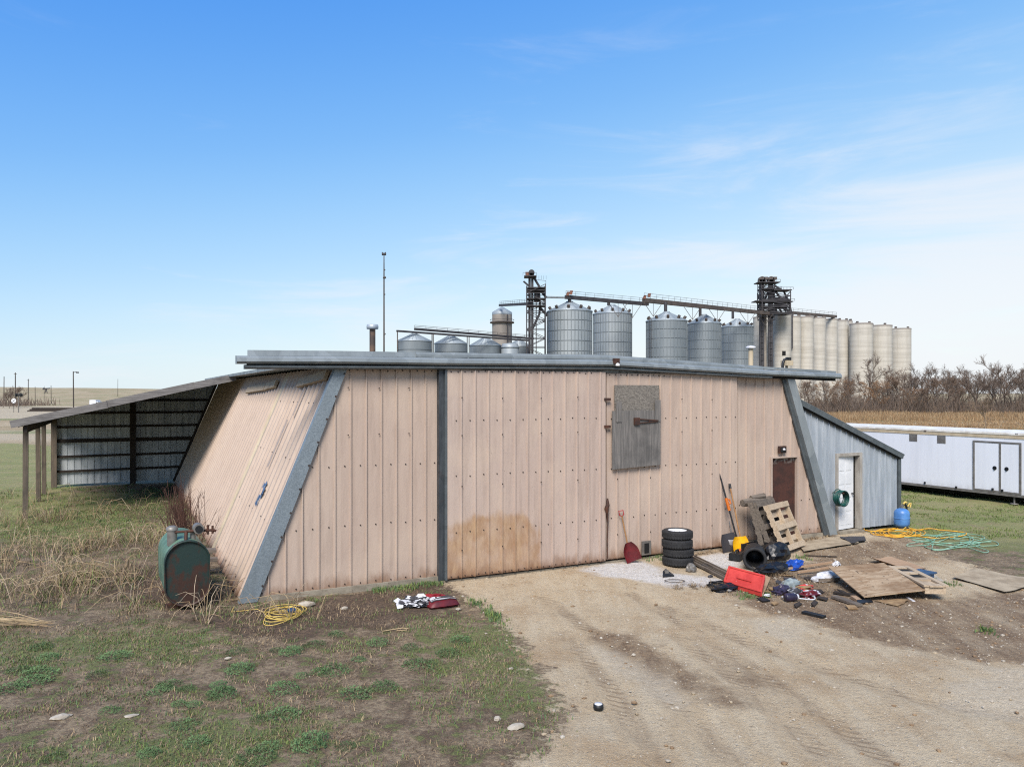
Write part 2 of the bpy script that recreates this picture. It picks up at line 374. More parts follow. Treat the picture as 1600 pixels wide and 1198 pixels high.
# ------------------------------------------------------------------ ground: one sheet to the horizon
def grow(a, step, lim, k):
    o = []; x = a
    while abs(x) < lim: step *= k; x += step; o.append(x)
    return o
xs = np.array(sorted(grow(-14, -.12, 3500, 1.09) + list(np.arange(-14, 21, .12)) + grow(20.9, .12, 3500, 1.09)))
ys = np.array(sorted(grow(6, -.12, 60, 1.2) + list(np.arange(6, 34, .12)) + grow(33.9, .12, 6000, 1.06)))
GX, GY = np.meshgrid(xs, ys); gx, gy = GX.ravel(), GY.ravel()
def pdist(poly):
    """signed distance (inside positive) to a polygon given in photo survey points"""
    P = np.array([(p[0], p[1]) for p in poly]); ins = np.zeros(len(gx), bool); d = np.full(len(gx), 1e9)
    for i in range(len(P)):
        a, b = P[i], P[(i + 1) % len(P)]
        e = b - a; L2 = e @ e + 1e-12
        t = np.clip(((gx - a[0]) * e[0] + (gy - a[1]) * e[1]) / L2, 0, 1)
        d = np.minimum(d, np.hypot(gx - a[0] - t * e[0], gy - a[1] - t * e[1]))
        c = (a[1] > gy) != (b[1] > gy)
        xi = e[0] * (gy - a[1]) / (e[1] if abs(e[1]) > 1e-9 else 1e-9) + a[0]
        ins ^= c & (gx < xi)
    return np.where(ins, d, -d)
def mask(polys, soft):
    m = np.zeros(len(gx))
    for p in polys:
        q = [G(*a) if len(a) == 2 else a for a in p]
        m = np.maximum(m, np.clip(.5 + pdist(q) / (2 * soft), 0, 1))
    return m
drive = mask([[(690, 906), (720, 925), (765, 950), (800, 985), (840, 1040), (880, 1100), (860, 1160), (780, 1210), (700, 1290), (2600, 1290), (2600, 930), (1600, 905), (1480, 872), (1420, 838), (1330, 828), (1300, 826), (945, 868)]], .55)
mud = mask([[(915, 978), (985, 992), (1080, 1040), (1150, 1085), (1165, 1100), (1120, 1105), (1050, 1075), (975, 1030), (935, 1000)],
            [(1120, 915), (1200, 885), (1330, 870), (1480, 935), (1600, 918), (2000, 930), (2000, 1060), (1600, 1040), (1480, 1022), (1350, 1000), (1240, 965), (1150, 945)],
            [(1120, 1030), (1170, 1035), (1215, 1060), (1240, 1085), (1180, 1072)],
            [(1250, 860), (1420, 835), (1470, 870), (1400, 885), (1280, 885)]], .3)
soil = mask([[(300, 875), (372, 948), (520, 930), (700, 906), (725, 925), (690, 965), (560, 985), (430, 1000), (330, 985), (230, 950), (150, 925), (200, 880)],
             [(225, 755), (290, 760), (300, 800), (255, 830), (180, 800)]], .45)
salt = mask([[(905, 890), (940, 880), (1000, 874), (1030, 884), (1040, 893), (1130, 905), (1110, 918), (1050, 916), (1000, 906), (940, 900)], [(1080, 868), (1150, 862), (1160, 885), (1110, 890)]], .25)
pale = mask([[(1470, 1065), (1540, 1045), (1640, 1035), (1800, 1040), (1800, 1110), (1560, 1122), (1480, 1100)], [(1170, 965), (1230, 962), (1270, 985), (1240, 1000), (1185, 990)], [(930, 1000), (1000, 1030), (1080, 1090), (1060, 1110), (980, 1060), (920, 1020)]], .3)
lawn = mask([[(60, 770), (270, 768), (300, 800), (250, 840), (100, 850), (20, 845)], [(-700, 800), (-700, 690), (20, 692), (120, 700), (120, 760), (40, 840), (-200, 850)], [(1405, 845), (1405, 762), (1500, 770), (2400, 800), (2400, 900), (1700, 880), (1600, 862)],
             [(0, 1000), (200, 985), (330, 990), (300, 1020), (120, 1040), (0, 1030)], [(100, 1160), (330, 1120), (480, 1130), (450, 1198), (120, 1240)], [(680, 985), (780, 978), (830, 1040), (860, 1090), (820, 1090), (740, 1050), (660, 1015)]], .7)
fieldm = np.clip((gy - 42) / 20, 0, 1)
road = mask([[(-900, 645), (-900, 636), (120, 634), (300, 634), (300, 645), (110, 655)], [(-300, 690), (-300, 668), (90, 676), (120, 690)]], 6)
nz = np.array([mnoise.noise((a * .9, b * .9, 0)) * .03 + mnoise.noise((a * 3.1, b * 3.1, 4)) * .012 if -16 < a < 24 and b < 40 else 0 for a, b in zip(gx, gy)])
# wheel ruts across the yard
def rut(pts, wd, dp):
    P = [G(*p) for p in pts]; d = np.full(len(gx), 1e9)
    for a, b in zip(P[:-1], P[1:]):
        e = np.array((b.x - a.x, b.y - a.y)); t = np.clip(((gx - a.x) * e[0] + (gy - a.y) * e[1]) / (e @ e), 0, 1)
        d = np.minimum(d, np.hypot(gx - a.x - t * e[0], gy - a.y - t * e[1]))
    return np.clip(1 - d / wd, 0, 1)
RUTS = [[(850, 930), (960, 1010), (1090, 1130), (1210, 1260)], [(985, 925), (1090, 985), (1300, 1120), (1440, 1230)], [(880, 985), (960, 1080), (1010, 1160), (1060, 1250)], [(1040, 945), (1190, 1010), (1440, 1090), (1700, 1130)], [(1060, 990), (1150, 1060), (1280, 1170)]]
rt = np.zeros(len(gx))
for q in RUTS: rt = np.maximum(rt, rut(q, .26, 1))
gz = nz - .012 - .035 * (rt ** .7) * np.clip(drive, 0, 1)
near_wall = np.clip(1 - np.abs((gx - P0.x) * -sT + (gy - P0.y) * cT) / 1.0, 0, 1)
gz -= .01 * near_wall * np.clip(drive, 0, 1)
t_ = np.clip((gy - 350) / 900, 0, 1); left = np.clip((-gx / np.maximum(gy, 1) - .12) / .2, 0, 1)
gz += t_ * t_ * (3 - 2 * t_) * 13 * left * (1 + .25 * np.sin(gx / 260)) + np.clip((gy - 200) / 200, 0, 1) * left * .8 * np.sin(gx / 37 + gy / 90)
me = bpy.data.meshes.new('ground'); nx, ny = len(xs), len(ys)
me.vertices.add(nx * ny); me.vertices.foreach_set('co', np.stack([gx, gy, gz], 1).astype('f').ravel())
I = np.arange(nx * ny).reshape(ny, nx); q = np.stack([I[:-1, :-1], I[:-1, 1:], I[1:, 1:], I[1:, :-1]], -1).reshape(-1, 4)
me.loops.add(q.size); me.polygons.add(len(q)); me.loops.foreach_set('vertex_index', q.ravel().astype('i'))
me.polygons.foreach_set('loop_start', np.arange(0, q.size, 4, dtype='i')); me.polygons.foreach_set('loop_total', np.full(len(q), 4, 'i'))
me.polygons.foreach_set('use_smooth', np.ones(len(q), bool)); me.update(calc_edges=True)
for nm, a in (('drive', drive), ('mud', mud), ('soil', soil), ('salt', salt), ('pale', pale), ('lawn', lawn), ('field', fieldm), ('road', road), ('rut', rt)):
    me.attributes.new(nm, 'FLOAT', 'POINT').data.foreach_set('value', a.astype('f'))
n = N('ground_surface')
big = n.noise(.55, 6, .62); mid = n.noise(2.3, 7, .65); fine = n.noise(15, 6, .7); vf = n.noise(60, 4, .7)
def edge(a, w=.9, f=None): return n.step(n.math('ADD', n.attr(a), n.math('MULTIPLY', n.math('SUBTRACT', f or mid, .5), w)), .38, .62)
# thatch, bare soil and moss of the rough grass
c = n.mix(n.step(fine, .34, .66), S(128, 106, 84), S(186, 164, 132))
c = n.mix(n.step(mid, .40, .62), c, n.mix(n.step(vf, .35, .65), S(86, 66, 50), S(132, 108, 84)))
c = n.mix(n.math('MULTIPLY', n.step(n.voro(17), .26, .16), n.step(n.xyz(n.voro(17, out='Color'))[0], .6, .65, 0, .7)), c, n.mix(n.xyz(n.voro(17, out='Color'))[1], S(84, 66, 50), S(206, 188, 158)))
gcol = n.mix(n.step(vf, .35, .68), S(100, 112, 56), S(154, 162, 94))
gm = n.step(n.math('ADD', n.math('ADD', mid, n.math('MULTIPLY', n.math('SUBTRACT', n.noise(6, 5, .7), .5), .9)), n.math('MULTIPLY', n.attr('lawn'), .24)), .52, .68)
c = n.mix(n.math('MULTIPLY', gm, n.step(fine, .3, .55, .25, .85)), c, gcol)
# dry pale scraps
c = n.mix(n.step(n.noise(7, 6, .75, n.map((1, 1.6, 1), (4, 2, 0))), .64, .72, 0, .8), c, S(204, 184, 154))
# far pasture
fc = n.mix(n.step(n.noise(.06, 6, .6), .42, .6), S(206, 184, 150), S(182, 158, 120)); fc = n.mix(n.step(n.noise(.035, 5, .6, n.map((1, 2.5, 1), (30, 7, 0))), .5, .62), fc, S(150, 152, 100))
fc = n.mix(n.step(n.noise(1.4, 5, .7), .4, .7, 0, .4), fc, S(128, 118, 84))
c = n.mix(n.attr('field'), c, fc)
gl = n.mix(n.step(fine, .3, .7), S(126, 134, 72), S(168, 170, 104)); gl = n.mix(n.step(mid, .48, .66, 0, .8), gl, S(158, 136, 104)); gl = n.mix(n.step(n.noise(.35, 7, .7, n.map((.5, 1.6, 1))), .42, .62, 0, .65), gl, S(178, 166, 116))
c = n.mix(n.math('MULTIPLY', edge('lawn', .8), n.step(n.xyz()[1], 17, 22)), c, gl)
c = n.mix(n.math('MULTIPLY', n.step(n.math('ADD', n.attr('soil'), n.math('MULTIPLY', n.math('SUBTRACT', mid, .5), 1.9)), .25, .85), .85), c, n.mix(n.step(fine, .35, .65), S(70, 53, 41), S(124, 98, 76)))
# yard dirt and gravel
along = n.map((2.4, .5, 1), rot=(0, 0, R(-40)))
trk = n.noise(1.5, 6, .62, along)
d = n.mix(n.step(trk, .38, .64), S(220, 195, 158), S(232, 211, 177))
d = n.mix(n.step(n.noise(.7, 5), .5, .68, 0, .75), d, S(196, 164, 124))
d = n.mix(n.step(fine, .5, .7, 0, .5), d, S(166, 142, 114))
d = n.mix(n.step(vf, .52, .68, 0, .75), d, S(232, 218, 194))
d = n.mix(n.step(n.noise(38, 5, .75, n.map((1, 1, 1), (5, 9, 0))), .55, .68, 0, .65), d, S(132, 108, 84))
d = n.mix(n.math('MULTIPLY', n.step(n.attr('rut'), .1, .8), n.step(trk, .42, .62, .0, .55)), d, S(164, 136, 104))
lug = n.math('SINE', n.math('MULTIPLY', n.math('ADD', n.xyz()[1], n.math('ADD', n.math('MULTIPLY', n.xyz()[0], .6), n.math('MULTIPLY', n.noise(1.2, 4), .35))), 46))
d = n.mix(n.math('MULTIPLY', n.math('MULTIPLY', n.step(n.attr('rut'), .3, .7), n.step(lug, .1, .8)), n.step(n.noise(.9, 3), .42, .6, 0, .55)), d, S(136, 110, 84))
d = n.mix(n.step(n.noise(3.6, 6, .75, n.map((1.4, .8, 1), (9, 0, 0))), .63, .7, 0, .55), d, S(140, 118, 92))
def pebbles(d, sc2, thr, c1, c2, amt):
    vd = n.voro(sc2); vc = n.xyz(n.voro(sc2, out='Color'))
    return n.mix(n.math('MULTIPLY', n.step(vd, thr, thr * .7), n.math('MULTIPLY', n.step(vc[0], .55, .6), amt)), d, n.mix(vc[1], c1, c2))
d = pebbles(d, 26, .28, S(160, 134, 106), S(236, 222, 198), .55)
d = pebbles(d, 11, .16, S(120, 98, 76), S(236, 226, 208), .8)
md = n.mix(n.step(fine, .35, .68), S(124, 98, 74), S(170, 142, 110))
md = pebbles(md, 20, .26, S(90, 70, 54), S(196, 176, 148), .8); md = n.mix(n.step(vf, .6, .7, 0, .5), md, S(178, 156, 128))
d = n.mix(n.math('MULTIPLY', n.step(n.math('ADD', n.attr('mud'), n.math('MULTIPLY', n.math('SUBTRACT', mid, .5), 2.2)), .15, .95), n.step(n.noise(.8, 6, .65, along), .3, .6, .45, 1.0)), d, md)
d = n.mix(n.math('MULTIPLY', n.step(n.math('ADD', n.attr('pale'), n.math('MULTIPLY', n.math('SUBTRACT', mid, .5), 1.6)), .25, .85), .7), d, n.mix(n.step(fine, .35, .65), S(236, 220, 194), S(214, 196, 168)))
d = n.mix(n.math('MULTIPLY', n.step(n.math('ADD', n.attr('salt'), n.math('MULTIPLY', n.math('SUBTRACT', mid, .5), 1.6)), .2, .9), .9), d, n.mix(n.step(fine, .3, .75), S(234, 230, 226, .8), S(204, 198, 190, .7)))
dm = n.step(n.math('ADD', n.attr('drive'), n.math('ADD', n.math('MULTIPLY', n.math('SUBTRACT', mid, .5), 1.5), n.math('MULTIPLY', n.math('SUBTRACT', fine, .5), .6))), .40, .60)
c = n.mix(dm, c, d)
c = n.mix(n.math('MULTIPLY', n.step(n.math('ADD', n.attr('road'), n.math('MULTIPLY', n.math('SUBTRACT', n.noise(.12, 5), .5), 1.4)), .3, .8), .8), c, S(206, 190, 162))
hgt = n.math('ADD', n.math('MULTIPLY', fine, .6), n.math('ADD', n.math('MULTIPLY', vf, .35), n.math('MULTIPLY', mid, .8)))
n.bump(hgt, .8, .08)
me.materials.append(n.out(c, .95))
go = bpy.data.objects.new('ground', me); COL.objects.link(go); tag(go, kind='structure')
GI = dict(drive=drive.reshape(ny, nx), lawn=lawn.reshape(ny, nx), salt=salt.reshape(ny, nx), mud=mud.reshape(ny, nx), z=gz.reshape(ny, nx))
def at_ground(x, y, k='z'):
    i = min(max(np.searchsorted(ys, y), 1), ny - 1); j = min(max(np.searchsorted(xs, x), 1), nx - 1); return float(GI[k][i, j])

# ------------------------------------------------------------------ the barn (its own axes: x along the front, y depth, z up)
LEN = 15.11; DEP = 21.0; EAV = 4.3; LEANX = 1.8
barn = bthing('metal_barn', 'large tan ribbed metal barn with inward sloping side wall and big sliding door', 'barn')
FT = [(-.05, 4.58), (1.8, 4.60), (3.92, 4.615), (7.81, 4.65), (12.05, 4.49), (15.11, 4.38)]
def lerp(P, a):
    for (x0, y0), (x1, y1) in zip(P[:-1], P[1:]):
        if a <= x1: return y0 + (y1 - y0) * (a - x0) / (x1 - x0)
    return P[-1][1]
def topz(a):
    return min(lerp([(0, 4.33), (3.92, 4.33), (7.81, 4.29), (13.47, 4.19), (15.11, 4.16)], a), max(.13, a / LEANX * EAV), max(.13, (LEN - a) / 1.66 * 4.2))
front = lambda t: (lambda a, o, z: (a, t - o, z))
def screw_rows(mb, t, s0, s1, rows, step, off, mi, r=.014):
    for z in rows:
        a = s0 + off
        while a < s1:
            zz = z + rnd.uniform(-.012, .012)
            if zz < topz(a) - .05: mb.cyl((a, t, zz), (a, t - .012, zz), r, 6, mi, False)
            a += step
m = MB(); m.ribs(ribprof(0.06, 3.79, .305, .024, .03, .13), lambda a: .1, topz, front(0)); screw_rows(m, -.001, .1, 3.75, (.15, 1.25, 2.4), .305, .28, 1); screw_rows(m, -.03, .4, 3.75, (3.0, 3.9), .61, .345, 1); screw_rows(m, -.001, 1.9, 3.75, (4.24,), .152, .1, 1)
m.build('front_wall', ['tan', 'screw'], barn)
m = MB()
rp = ribprof(11.58, 15.05, .305, .024, .03, .2)
def zb_r(a): return 2.17 if 12.90 < a < 13.83 else .1
rp2 = sorted(set(rp + [(12.90, 0), (12.9001, 0), (13.8299, 0), (13.83, 0)]))
m.ribs(rp2, zb_r, topz, front(.02)); screw_rows(m, .019, 11.8, 15, (.2, 1.0), .305, .05, 1); screw_rows(m, .019, 11.75, 15, (2.36, 3.4), .305, .05, 1)
m.build('front_wall', ['tan', 'screw'], barn)
# sliding door: two leaves hung from the track, the left one in front
d1 = MB(); d1.ribs(ribprof(3.95, 7.75, .305, .024, .03, .3), lambda a: .05, lambda a: 4.27, front(-.17))
d1.box(3.95, 7.75, -.165, -.10, .05, 4.27)
screw_rows(d1, -.171, 3.95, 7.75, (.98, 2.12, 3.25), .305, .19, 1); screw_rows(d1, -.204, 3.95, 7.75, (.62, 1.9, 2.95, 3.7), .915, .305, 1); screw_rows(d1, -.171, 3.95, 7.75, (.09, 4.24), .152, .08, 1, .013)
o1 = d1.build('sliding_door', ['tan_stain', 'screw'], barn); o1['label'] = 'tan sliding door leaf with brown stain low on its left'
b = MB()
for z in (3.66, 3.05):
    hb = MB(); hb.box(7.71, 7.86, -.215, -.171, z - .03, z + .03); hb.build('door_strap', ['rusty_iron'], o1)
b.tube([(7.78, -.2, 1.45), (7.77, -.22, 1.3), (7.74, -.22, 1.22), (7.77, -.2, 1.12), (7.79, -.2, .9), (7.775, -.2, .5), (7.78, -.2, .1)], [.015, .045, .05, .03, .014, .012, .012], 6)
b.build('latch', ['rusty_iron'], o1)
d2 = MB(); d2.ribs(ribprof(7.90, 11.74, .305, .024, .03, .27), lambda a: .06, lambda a: 4.25, front(-.12))
d2.box(7.90, 11.74, -.115, -.06, .06, 4.25)
screw_rows(d2, -.121, 7.9, 11.7, (.98, 2.1, 3.22), .305, .12, 1); screw_rows(d2, -.154, 7.9, 11.7, (.6, 1.85, 2.9, 3.65), .915, .27, 1); screw_rows(d2, -.121, 7.9, 11.7, (4.21,), .152, .08, 1, .013)
o2 = d2.build('sliding_door', ['tan', 'screw'], barn, (-.09, 0, 0))
h = MB(); h.box(8.12, 9.35, -.185, -.155, 3.1, 3.98, 0); h.build('upper_board', ['osb'], o2, (-.04, 0, 0))
h = MB(); h.slab([(8.03, -.222, 0), (9.36, -.222, 0), (9.36, -.19, 0), (8.03, -.19, 0)], .0001) if False else h.add([(8.03, -.226, 2.09), (9.36, -.226, 2.14), (9.36, -.226, 3.40), (9.2, -.226, 3.40), (8.03, -.226, 3.40), (8.03, -.19, 2.09), (9.36, -.19, 2.14), (9.36, -.19, 3.40), (9.2, -.19, 3.40), (8.03, -.19, 3.40)],
      [(0, 1, 2, 3, 4), (9, 8, 7, 6, 5), (0, 5, 6, 1), (1, 6, 7, 2), (4, 9, 5, 0), (2, 7, 8, 3), (3, 8, 9, 4)])
h.box(8.12, 8.26, -.245, -.227, 3.15, 3.60); h.box(9.19, 9.35, -.245, -.227, 3.15, 3.64)
h.build('hatch_cover', ['greyply'], o2, (-.04, 0, 0))
h = MB(); h.box(8.60, 8.74, -.275, -.227, 3.08, 3.24); h.bar((8.74, -.25, 3.21), (9.27, -.25, 3.17), .02, .02); h.bar((8.74, -.25, 3.12), (9.27, -.25, 3.15), .02, .02); h.bar((9.0, -.25, 3.2), (9.05, -.25, 3.13), .015)
h.build('bracket', ['rusty_iron'], o2, (-.04, 0, 0))
f_ = MB(); f_.box(8.83, 9.08, -.185, -.153, .08, .40, 0); f_.box(8.89, 9.02, -.19, -.184, .12, .35, 1); f_.build('vent_flap', ['alu', 'dark'], o2)
p = MB(); p.box(3.79, 3.90, -.12, .06, .02, 4.32); p.box(3.90, 3.948, -.175, .06, .03, 4.3, 1); p.build('door_post', ['post', 'trim_dark'], barn)
# foundation
fo = MB(); fo.box(-.02, 3.8, -.06, .2, -.3, .1); fo.box(11.7, LEN, -.04, .2, -.3, .09); fo.box(3.8, 11.7, -.12, .2, -.3, .015); fo.build('foundation', ['conc'], barn)
# side wall, sloping in
m = MB()
def side(a, o, z):
    k = z / EAV; nx_, nz_ = -EAV / 4.66, LEANX / 4.66
    return (LEANX * k + o * nx_, a, z + o * nz_)
m.ribs(ribprof(.05, 4.75, .40, .07, .05, .16), lambda a: .02, lambda a: EAV, side, 0)
m.ribs([(4.75, .012), (5.0, .012), (5.06, .05), (5.12, .012), (5.3, .012)], lambda a: .02, lambda a: EAV, side, 1)
m.ribs(ribprof(5.3, DEP, .40, .07, .05, .16), lambda a: .02, lambda a: EAV, side, 0)
for z in (.2, 1.35, 2.5, 3.6):
    a = .17
    while a < 14:
        q = Vector(side(a, .002, z)); m.cyl(q, Vector(side(a, .014, z)), .015, 6, 2, False); a += .23
m.build('side_wall', ['tan_side', 'cream', 'screw'], barn)
def side_strip(a0, z0, a1, z1, wd, o, th, name, mt):
    q = MB(); p0, p1 = Vector(side(a0, o, z0)), Vector(side(a1, o, z1)); q.bar(p0, p1, th, wd, 0, up=(LEANX / EAV, 0, 1)); return q.build(name, [mt], barn)
side_strip(.35, 4.12, 2.75, 3.98, .2, .09, .07, 'nailed_board', 'pallet'); side_strip(5.7, 4.0, 7.1, 3.94, .2, .09, .07, 'nailed_board', 'pallet'); side_strip(7.2, 3.93, 10.5, 3.85, .2, .09, .07, 'nailed_board', 'pallet')
q = MB()
for (a0, z0, a1, z1, wd) in ((2.0, 3.9, 2.25, 3.3, .10), (2.35, 3.2, 2.65, 2.2, .14)):
    q.ribs([(a0, .064), (a0 + wd, .064)], lambda a: z1, lambda a: z0, side)
q.build('bleached_scrape', ['palebrown'], barn)
q = MB()
for i in range(9):
    a0 = 1.85 + rnd.uniform(-.12, .12); z0 = 1.42 + i * .05 + rnd.uniform(-.03, .03)
    q.add([side(a0, .066, z0), side(a0 + .16, .066, z0 + .03), side(a0 + .12, .066, z0 + .13), side(a0 - .03, .066, z0 + .09)], [(0, 1, 2, 3)])
q.build('paint_smear', ['tape'], barn)
# corner trims along both slopes
def trim(p0, p1, p2, p3, y0, y1, mb, mi=0):
    v = [(p[0], y0, p[1]) for p in (p0, p1, p2, p3)] + [(p[0], y1, p[1]) for p in (p0, p1, p2, p3)]
    mb.add(v, [(0, 1, 2, 3), (7, 6, 5, 4), (0, 4, 5, 1), (1, 5, 6, 2), (2, 6, 7, 3), (3, 7, 4, 0)], mi)
q = MB(); trim((-.03, .02), (.29, .02), (1.96, 4.32), (1.73, 4.32), -.075, .10, q)
for k in range(10):
    z = .3 + k * .43; a = .29 + (1.67) * (z - .02) / 4.3 - .02; q.cyl((a, -.075, z), (a, -.088, z), .02, 6, 1, False)
q.build('corner_trim', ['galv', 'screw'], barn)
q = MB(); trim((14.86, .02), (15.14, .02), (13.56, 4.2), (13.30, 4.2), -.16, .12, q); trim((14.74, .02), (14.86, .02), (13.30, 4.2), (13.22, 4.2), -.07, -.02, q, 1)
q.build('corner_trim', ['fascia', 'trim_dark'], barn)
# roof, fascia and door track
q = MB(); A = [(1.2, 4.42), (7.6, 4.62), (13.9, 4.30)]
v = []
for (a, z) in A: v += [(a, -.02, z), (a, DEP + .2, z), (a, -.02, z - .08), (a, DEP + .2, z - .08)]
q.add(v, [(0, 4, 5, 1), (4, 8, 9, 5), (2, 3, 7, 6), (6, 7, 11, 10), (0, 1, 3, 2), (8, 10, 11, 9), (1, 5, 7, 3), (5, 9, 11, 7)])
roof = q.build('roof', ['fascia'], barn)
def sweep(pts, prof, mb, mi=0):
    vs = []; k = len(prof)
    for a, z in pts: vs += [(a, y, z + dz) for y, dz in prof]
    fs = [(i * k + j, i * k + (j + 1) % k, (i + 1) * k + (j + 1) % k, (i + 1) * k + j) for i in range(len(pts) - 1) for j in range(k)]
    mb.add(vs, fs + [tuple(range(k))[::-1], tuple(range((len(pts) - 1) * k, len(pts) * k))], mi)
q = MB(); top = [(.12, 4.575)] + [p_ for p_ in FT if .2 < p_[0] < 12.2] + [(15.11, 4.375)]
sweep([(.12, 4.575), (1.8, 4.60), (3.35, 4.61)], [(-.06, .0), (-.10, .0), (-.12, -.10), (-.06, -.10)], q)
sweep([(3.3, 4.615), (3.92, 4.618), (7.81, 4.655), (12.05, 4.495), (12.5, 4.475)], [(-.06, .0), (-.12, .0), (-.14, -.05), (-.14, -.10), (-.06, -.10)], q)
sweep([(12.45, 4.47), (15.11, 4.385)], [(-.06, 0), (-.13, 0), (-.13, -.06), (-.06, -.06)], q)
sweep([(0.15, 4.44), (15.0, 4.33)], [(-.03, 0), (-.06, 0), (-.06, -.12), (-.03, -.12)], q)
q.build('fascia', ['fascia'], barn)
q = MB()
tk = [(-.09, 4.47), (1.8, 4.50), (3.92, 4.51), (7.81, 4.55), (12.05, 4.40), (15.13, 4.33)]
sweep(tk, [(-.08, 0), (-.26, -.01), (-.30, -.05), (-.31, -.11), (-.27, -.15), (-.08, -.15)], q)
sweep([(.05, 4.305), (3.92, 4.35), (7.81, 4.39), (12.05, 4.25), (12.7, 4.235)], [(-.08, 0), (-.22, 0), (-.25, -.02), (-.25, -.05), (-.21, -.075), (-.08, -.075)], q, 1)
sweep([(.1, 4.345), (3.92, 4.375), (7.81, 4.41), (12.05, 4.265), (15.05, 4.19)], [(-.09, 0), (-.17, 0), (-.17, -.07), (-.09, -.07)], q, 2)
q.build('door_track', ['fascia', 'trim_dark', 'dark'], barn)
q = MB(); q.box(7.86, 8.0, -.36, -.28, 4.45, 4.57, 0); q.blob((7.93, -.38, 4.42), .05, .05, .05, 0, 1, 1, 1, 2, True); q.build('yard_light', ['rusty_iron', 'white'], barn)
# service door, lamp box
q = MB(); q.box(12.93, 13.80, .06, .10, .1, 2.13)
dr = q.build('service_door', ['rust'], barn)
q = MB(); q.cyl((13.0, .06, 1.05), (13.0, .0, 1.05), .035, 10); q.build('handle', ['rusty_iron'], dr)
q = MB(); q.box(12.88, 12.93, -.03, .12, .08, 2.13); q.box(13.80, 13.85, -.03, .12, .08, 2.13); q.box(12.88, 13.85, -.03, .12, 2.13, 2.17); q.build('door_frame', ['tan'], barn)
q = MB(); q.box(13.12, 13.36, -.08, -.02, 2.26, 2.44, 0); q.box(13.15, 13.33, -.10, -.08, 2.29, 2.41, 1); q.blob((13.25, -.1, 2.35), .04, .04, .04, 0, 1, 1, 2, 2, True); q.build('lamp_box', ['rusty_iron', 'black', 'whiteplastic'], barn)
# right and back walls (out of sight), inner floor stays the ground
q = MB(); q.add([(13.45, .1, 4.2), (13.45, DEP, 4.2), (15.1, DEP, 0), (15.1, .1, 0)], [(0, 1, 2, 3)]); q.add([(0, DEP, 0), (LEANX, DEP, EAV), (7.6, DEP, 4.5), (13.45, DEP, 4.2), (15.1, DEP, 0)], [(0, 1, 2, 3, 4)]); q.build('rear_wall', ['tan'], barn)
# things standing on the roof
def roofpt(px, py, t):
    return None
def on_roof(name, px, ztop, t, build):
    k = (px - 800) / F; bx, by = P0.x - sT * t, P0.y + cT * t; s_ = (k * by - bx) / (cT - k * sT); return build(s_, t)
def flue(s_, t):
    Y = W(s_, t).y; zt = H + (HY - 507) / F * Y
    q = MB(); q.cyl((s_, t, 4.3), (s_, t, zt - .12), 4.6 / F * Y, 14, 0); q.lathe([(.0, zt - .13), (9 / F * Y, zt - .13), (9.3 / F * Y, zt - .06), (8.6 / F * Y, zt), (0, zt + .01)], 16, 1, Matrix.Translation((s_, t, 0)))
    q.build('chimney', ['ventrust', 'galv_wall'], barn)
on_roof('', 582, 0, 7.0, flue)
def cap(s_, t):
    Y = W(s_, t).y; zt = H + (HY - 540) / F * Y; u = Y / F
    q = MB(); q.cyl((s_, t, 4.2), (s_, t, zt - .1), 4 * u, 12, 0); q.lathe([(0, zt - 4.5 * u), (7.5 * u, zt - 4.5 * u), (7.5 * u, zt - 2 * u), (5 * u, zt - .5 * u), (0, zt)], 14, 1, Matrix.Translation((s_, t, 0))); q.build('roof_vent', ['cream', 'whiteplastic'], barn)
on_roof('', 1173, 0, 5.0, cap)
def gooseneck(s_, t):
    Y = W(s_, t).y; u = Y / F; z = lambda py: H + (HY - py) * u
    q = MB(); q.box(s_ + 0, s_ + 14 * u, t - .1, t + .2, z(571), z(563), 0); q.tube([(s_ - 4 * u, t, z(580)), (s_ - 4 * u, t, z(568)), (s_ - 1 * u, t, z(562)), (s_ + 5 * u, t, z(561))], 2 * u, 8, 1); q.box(s_ + 6 * u, s_ + 12 * u, t - .05, t + .1, z(563), z(558), 1)
    q.box(s_ + 1 * u, s_ + 3 * u, t + .1, t + .2, 4.2, z(571), 0); q.box(s_ + 10 * u, s_ + 12 * u, t + .1, t + .2, 4.2, z(571), 0)
    q.build('roof_vent', ['cream', 'black'], barn)
on_roof('', 1226, 0, 6.0, gooseneck)

# ------------------------------------------------------------------ open lean-to on the left
lt = bthing('lean_to_shelter', 'open wooden lean-to with grey roof edge along the barn sloping side', 'lean-to')
T0, T1 = 12.5, 21.75; SO, SI = -4.9, 1.72; ZO, ZI = 2.93, 4.47
rz_ = lambda s: ZO + (ZI - ZO) * (s - SO) / (SI - SO)
q = MB(); q.add([(SO, T0 + .02, rz_(SO)), (SI, T0 + .02, rz_(SI)), (SI, T1, rz_(SI)), (SO, T1, rz_(SO)), (SO, T0 + .02, rz_(SO) - .04), (SI, T0 + .02, rz_(SI) - .04), (SI, T1, rz_(SI) - .04), (SO, T1, rz_(SO) - .04)],
    [(0, 1, 2, 3), (7, 6, 5, 4), (0, 4, 5, 1), (1, 5, 6, 2), (2, 6, 7, 3), (3, 7, 4, 0)]); q.build('roof', ['galv_in'], lt)
q = MB(); n_ = 5
for i in range(n_):
    a, b_ = SO - .02 + (SI - SO - .3) * i / n_, SO - .02 + (SI - SO - .3) * (i + 1) / n_; j = rnd.uniform(-.012, .012)
    q.bar((a, T0 - .02 + j, rz_(a) - .06), (b_ + .02, T0 - .02 + j, rz_(b_) - .06 + j), .03, .22)
q.build('barge_board', ['greywood'], lt)
q = MB()
for t in np.arange(T0 + .5, T1, 1.2): q.bar((SO + .1, t, rz_(SO + .1) - .12), (SI - .35, t, rz_(SI - .35) - .12), .05, .15)
q.build('rafters', ['dkwood'], lt)
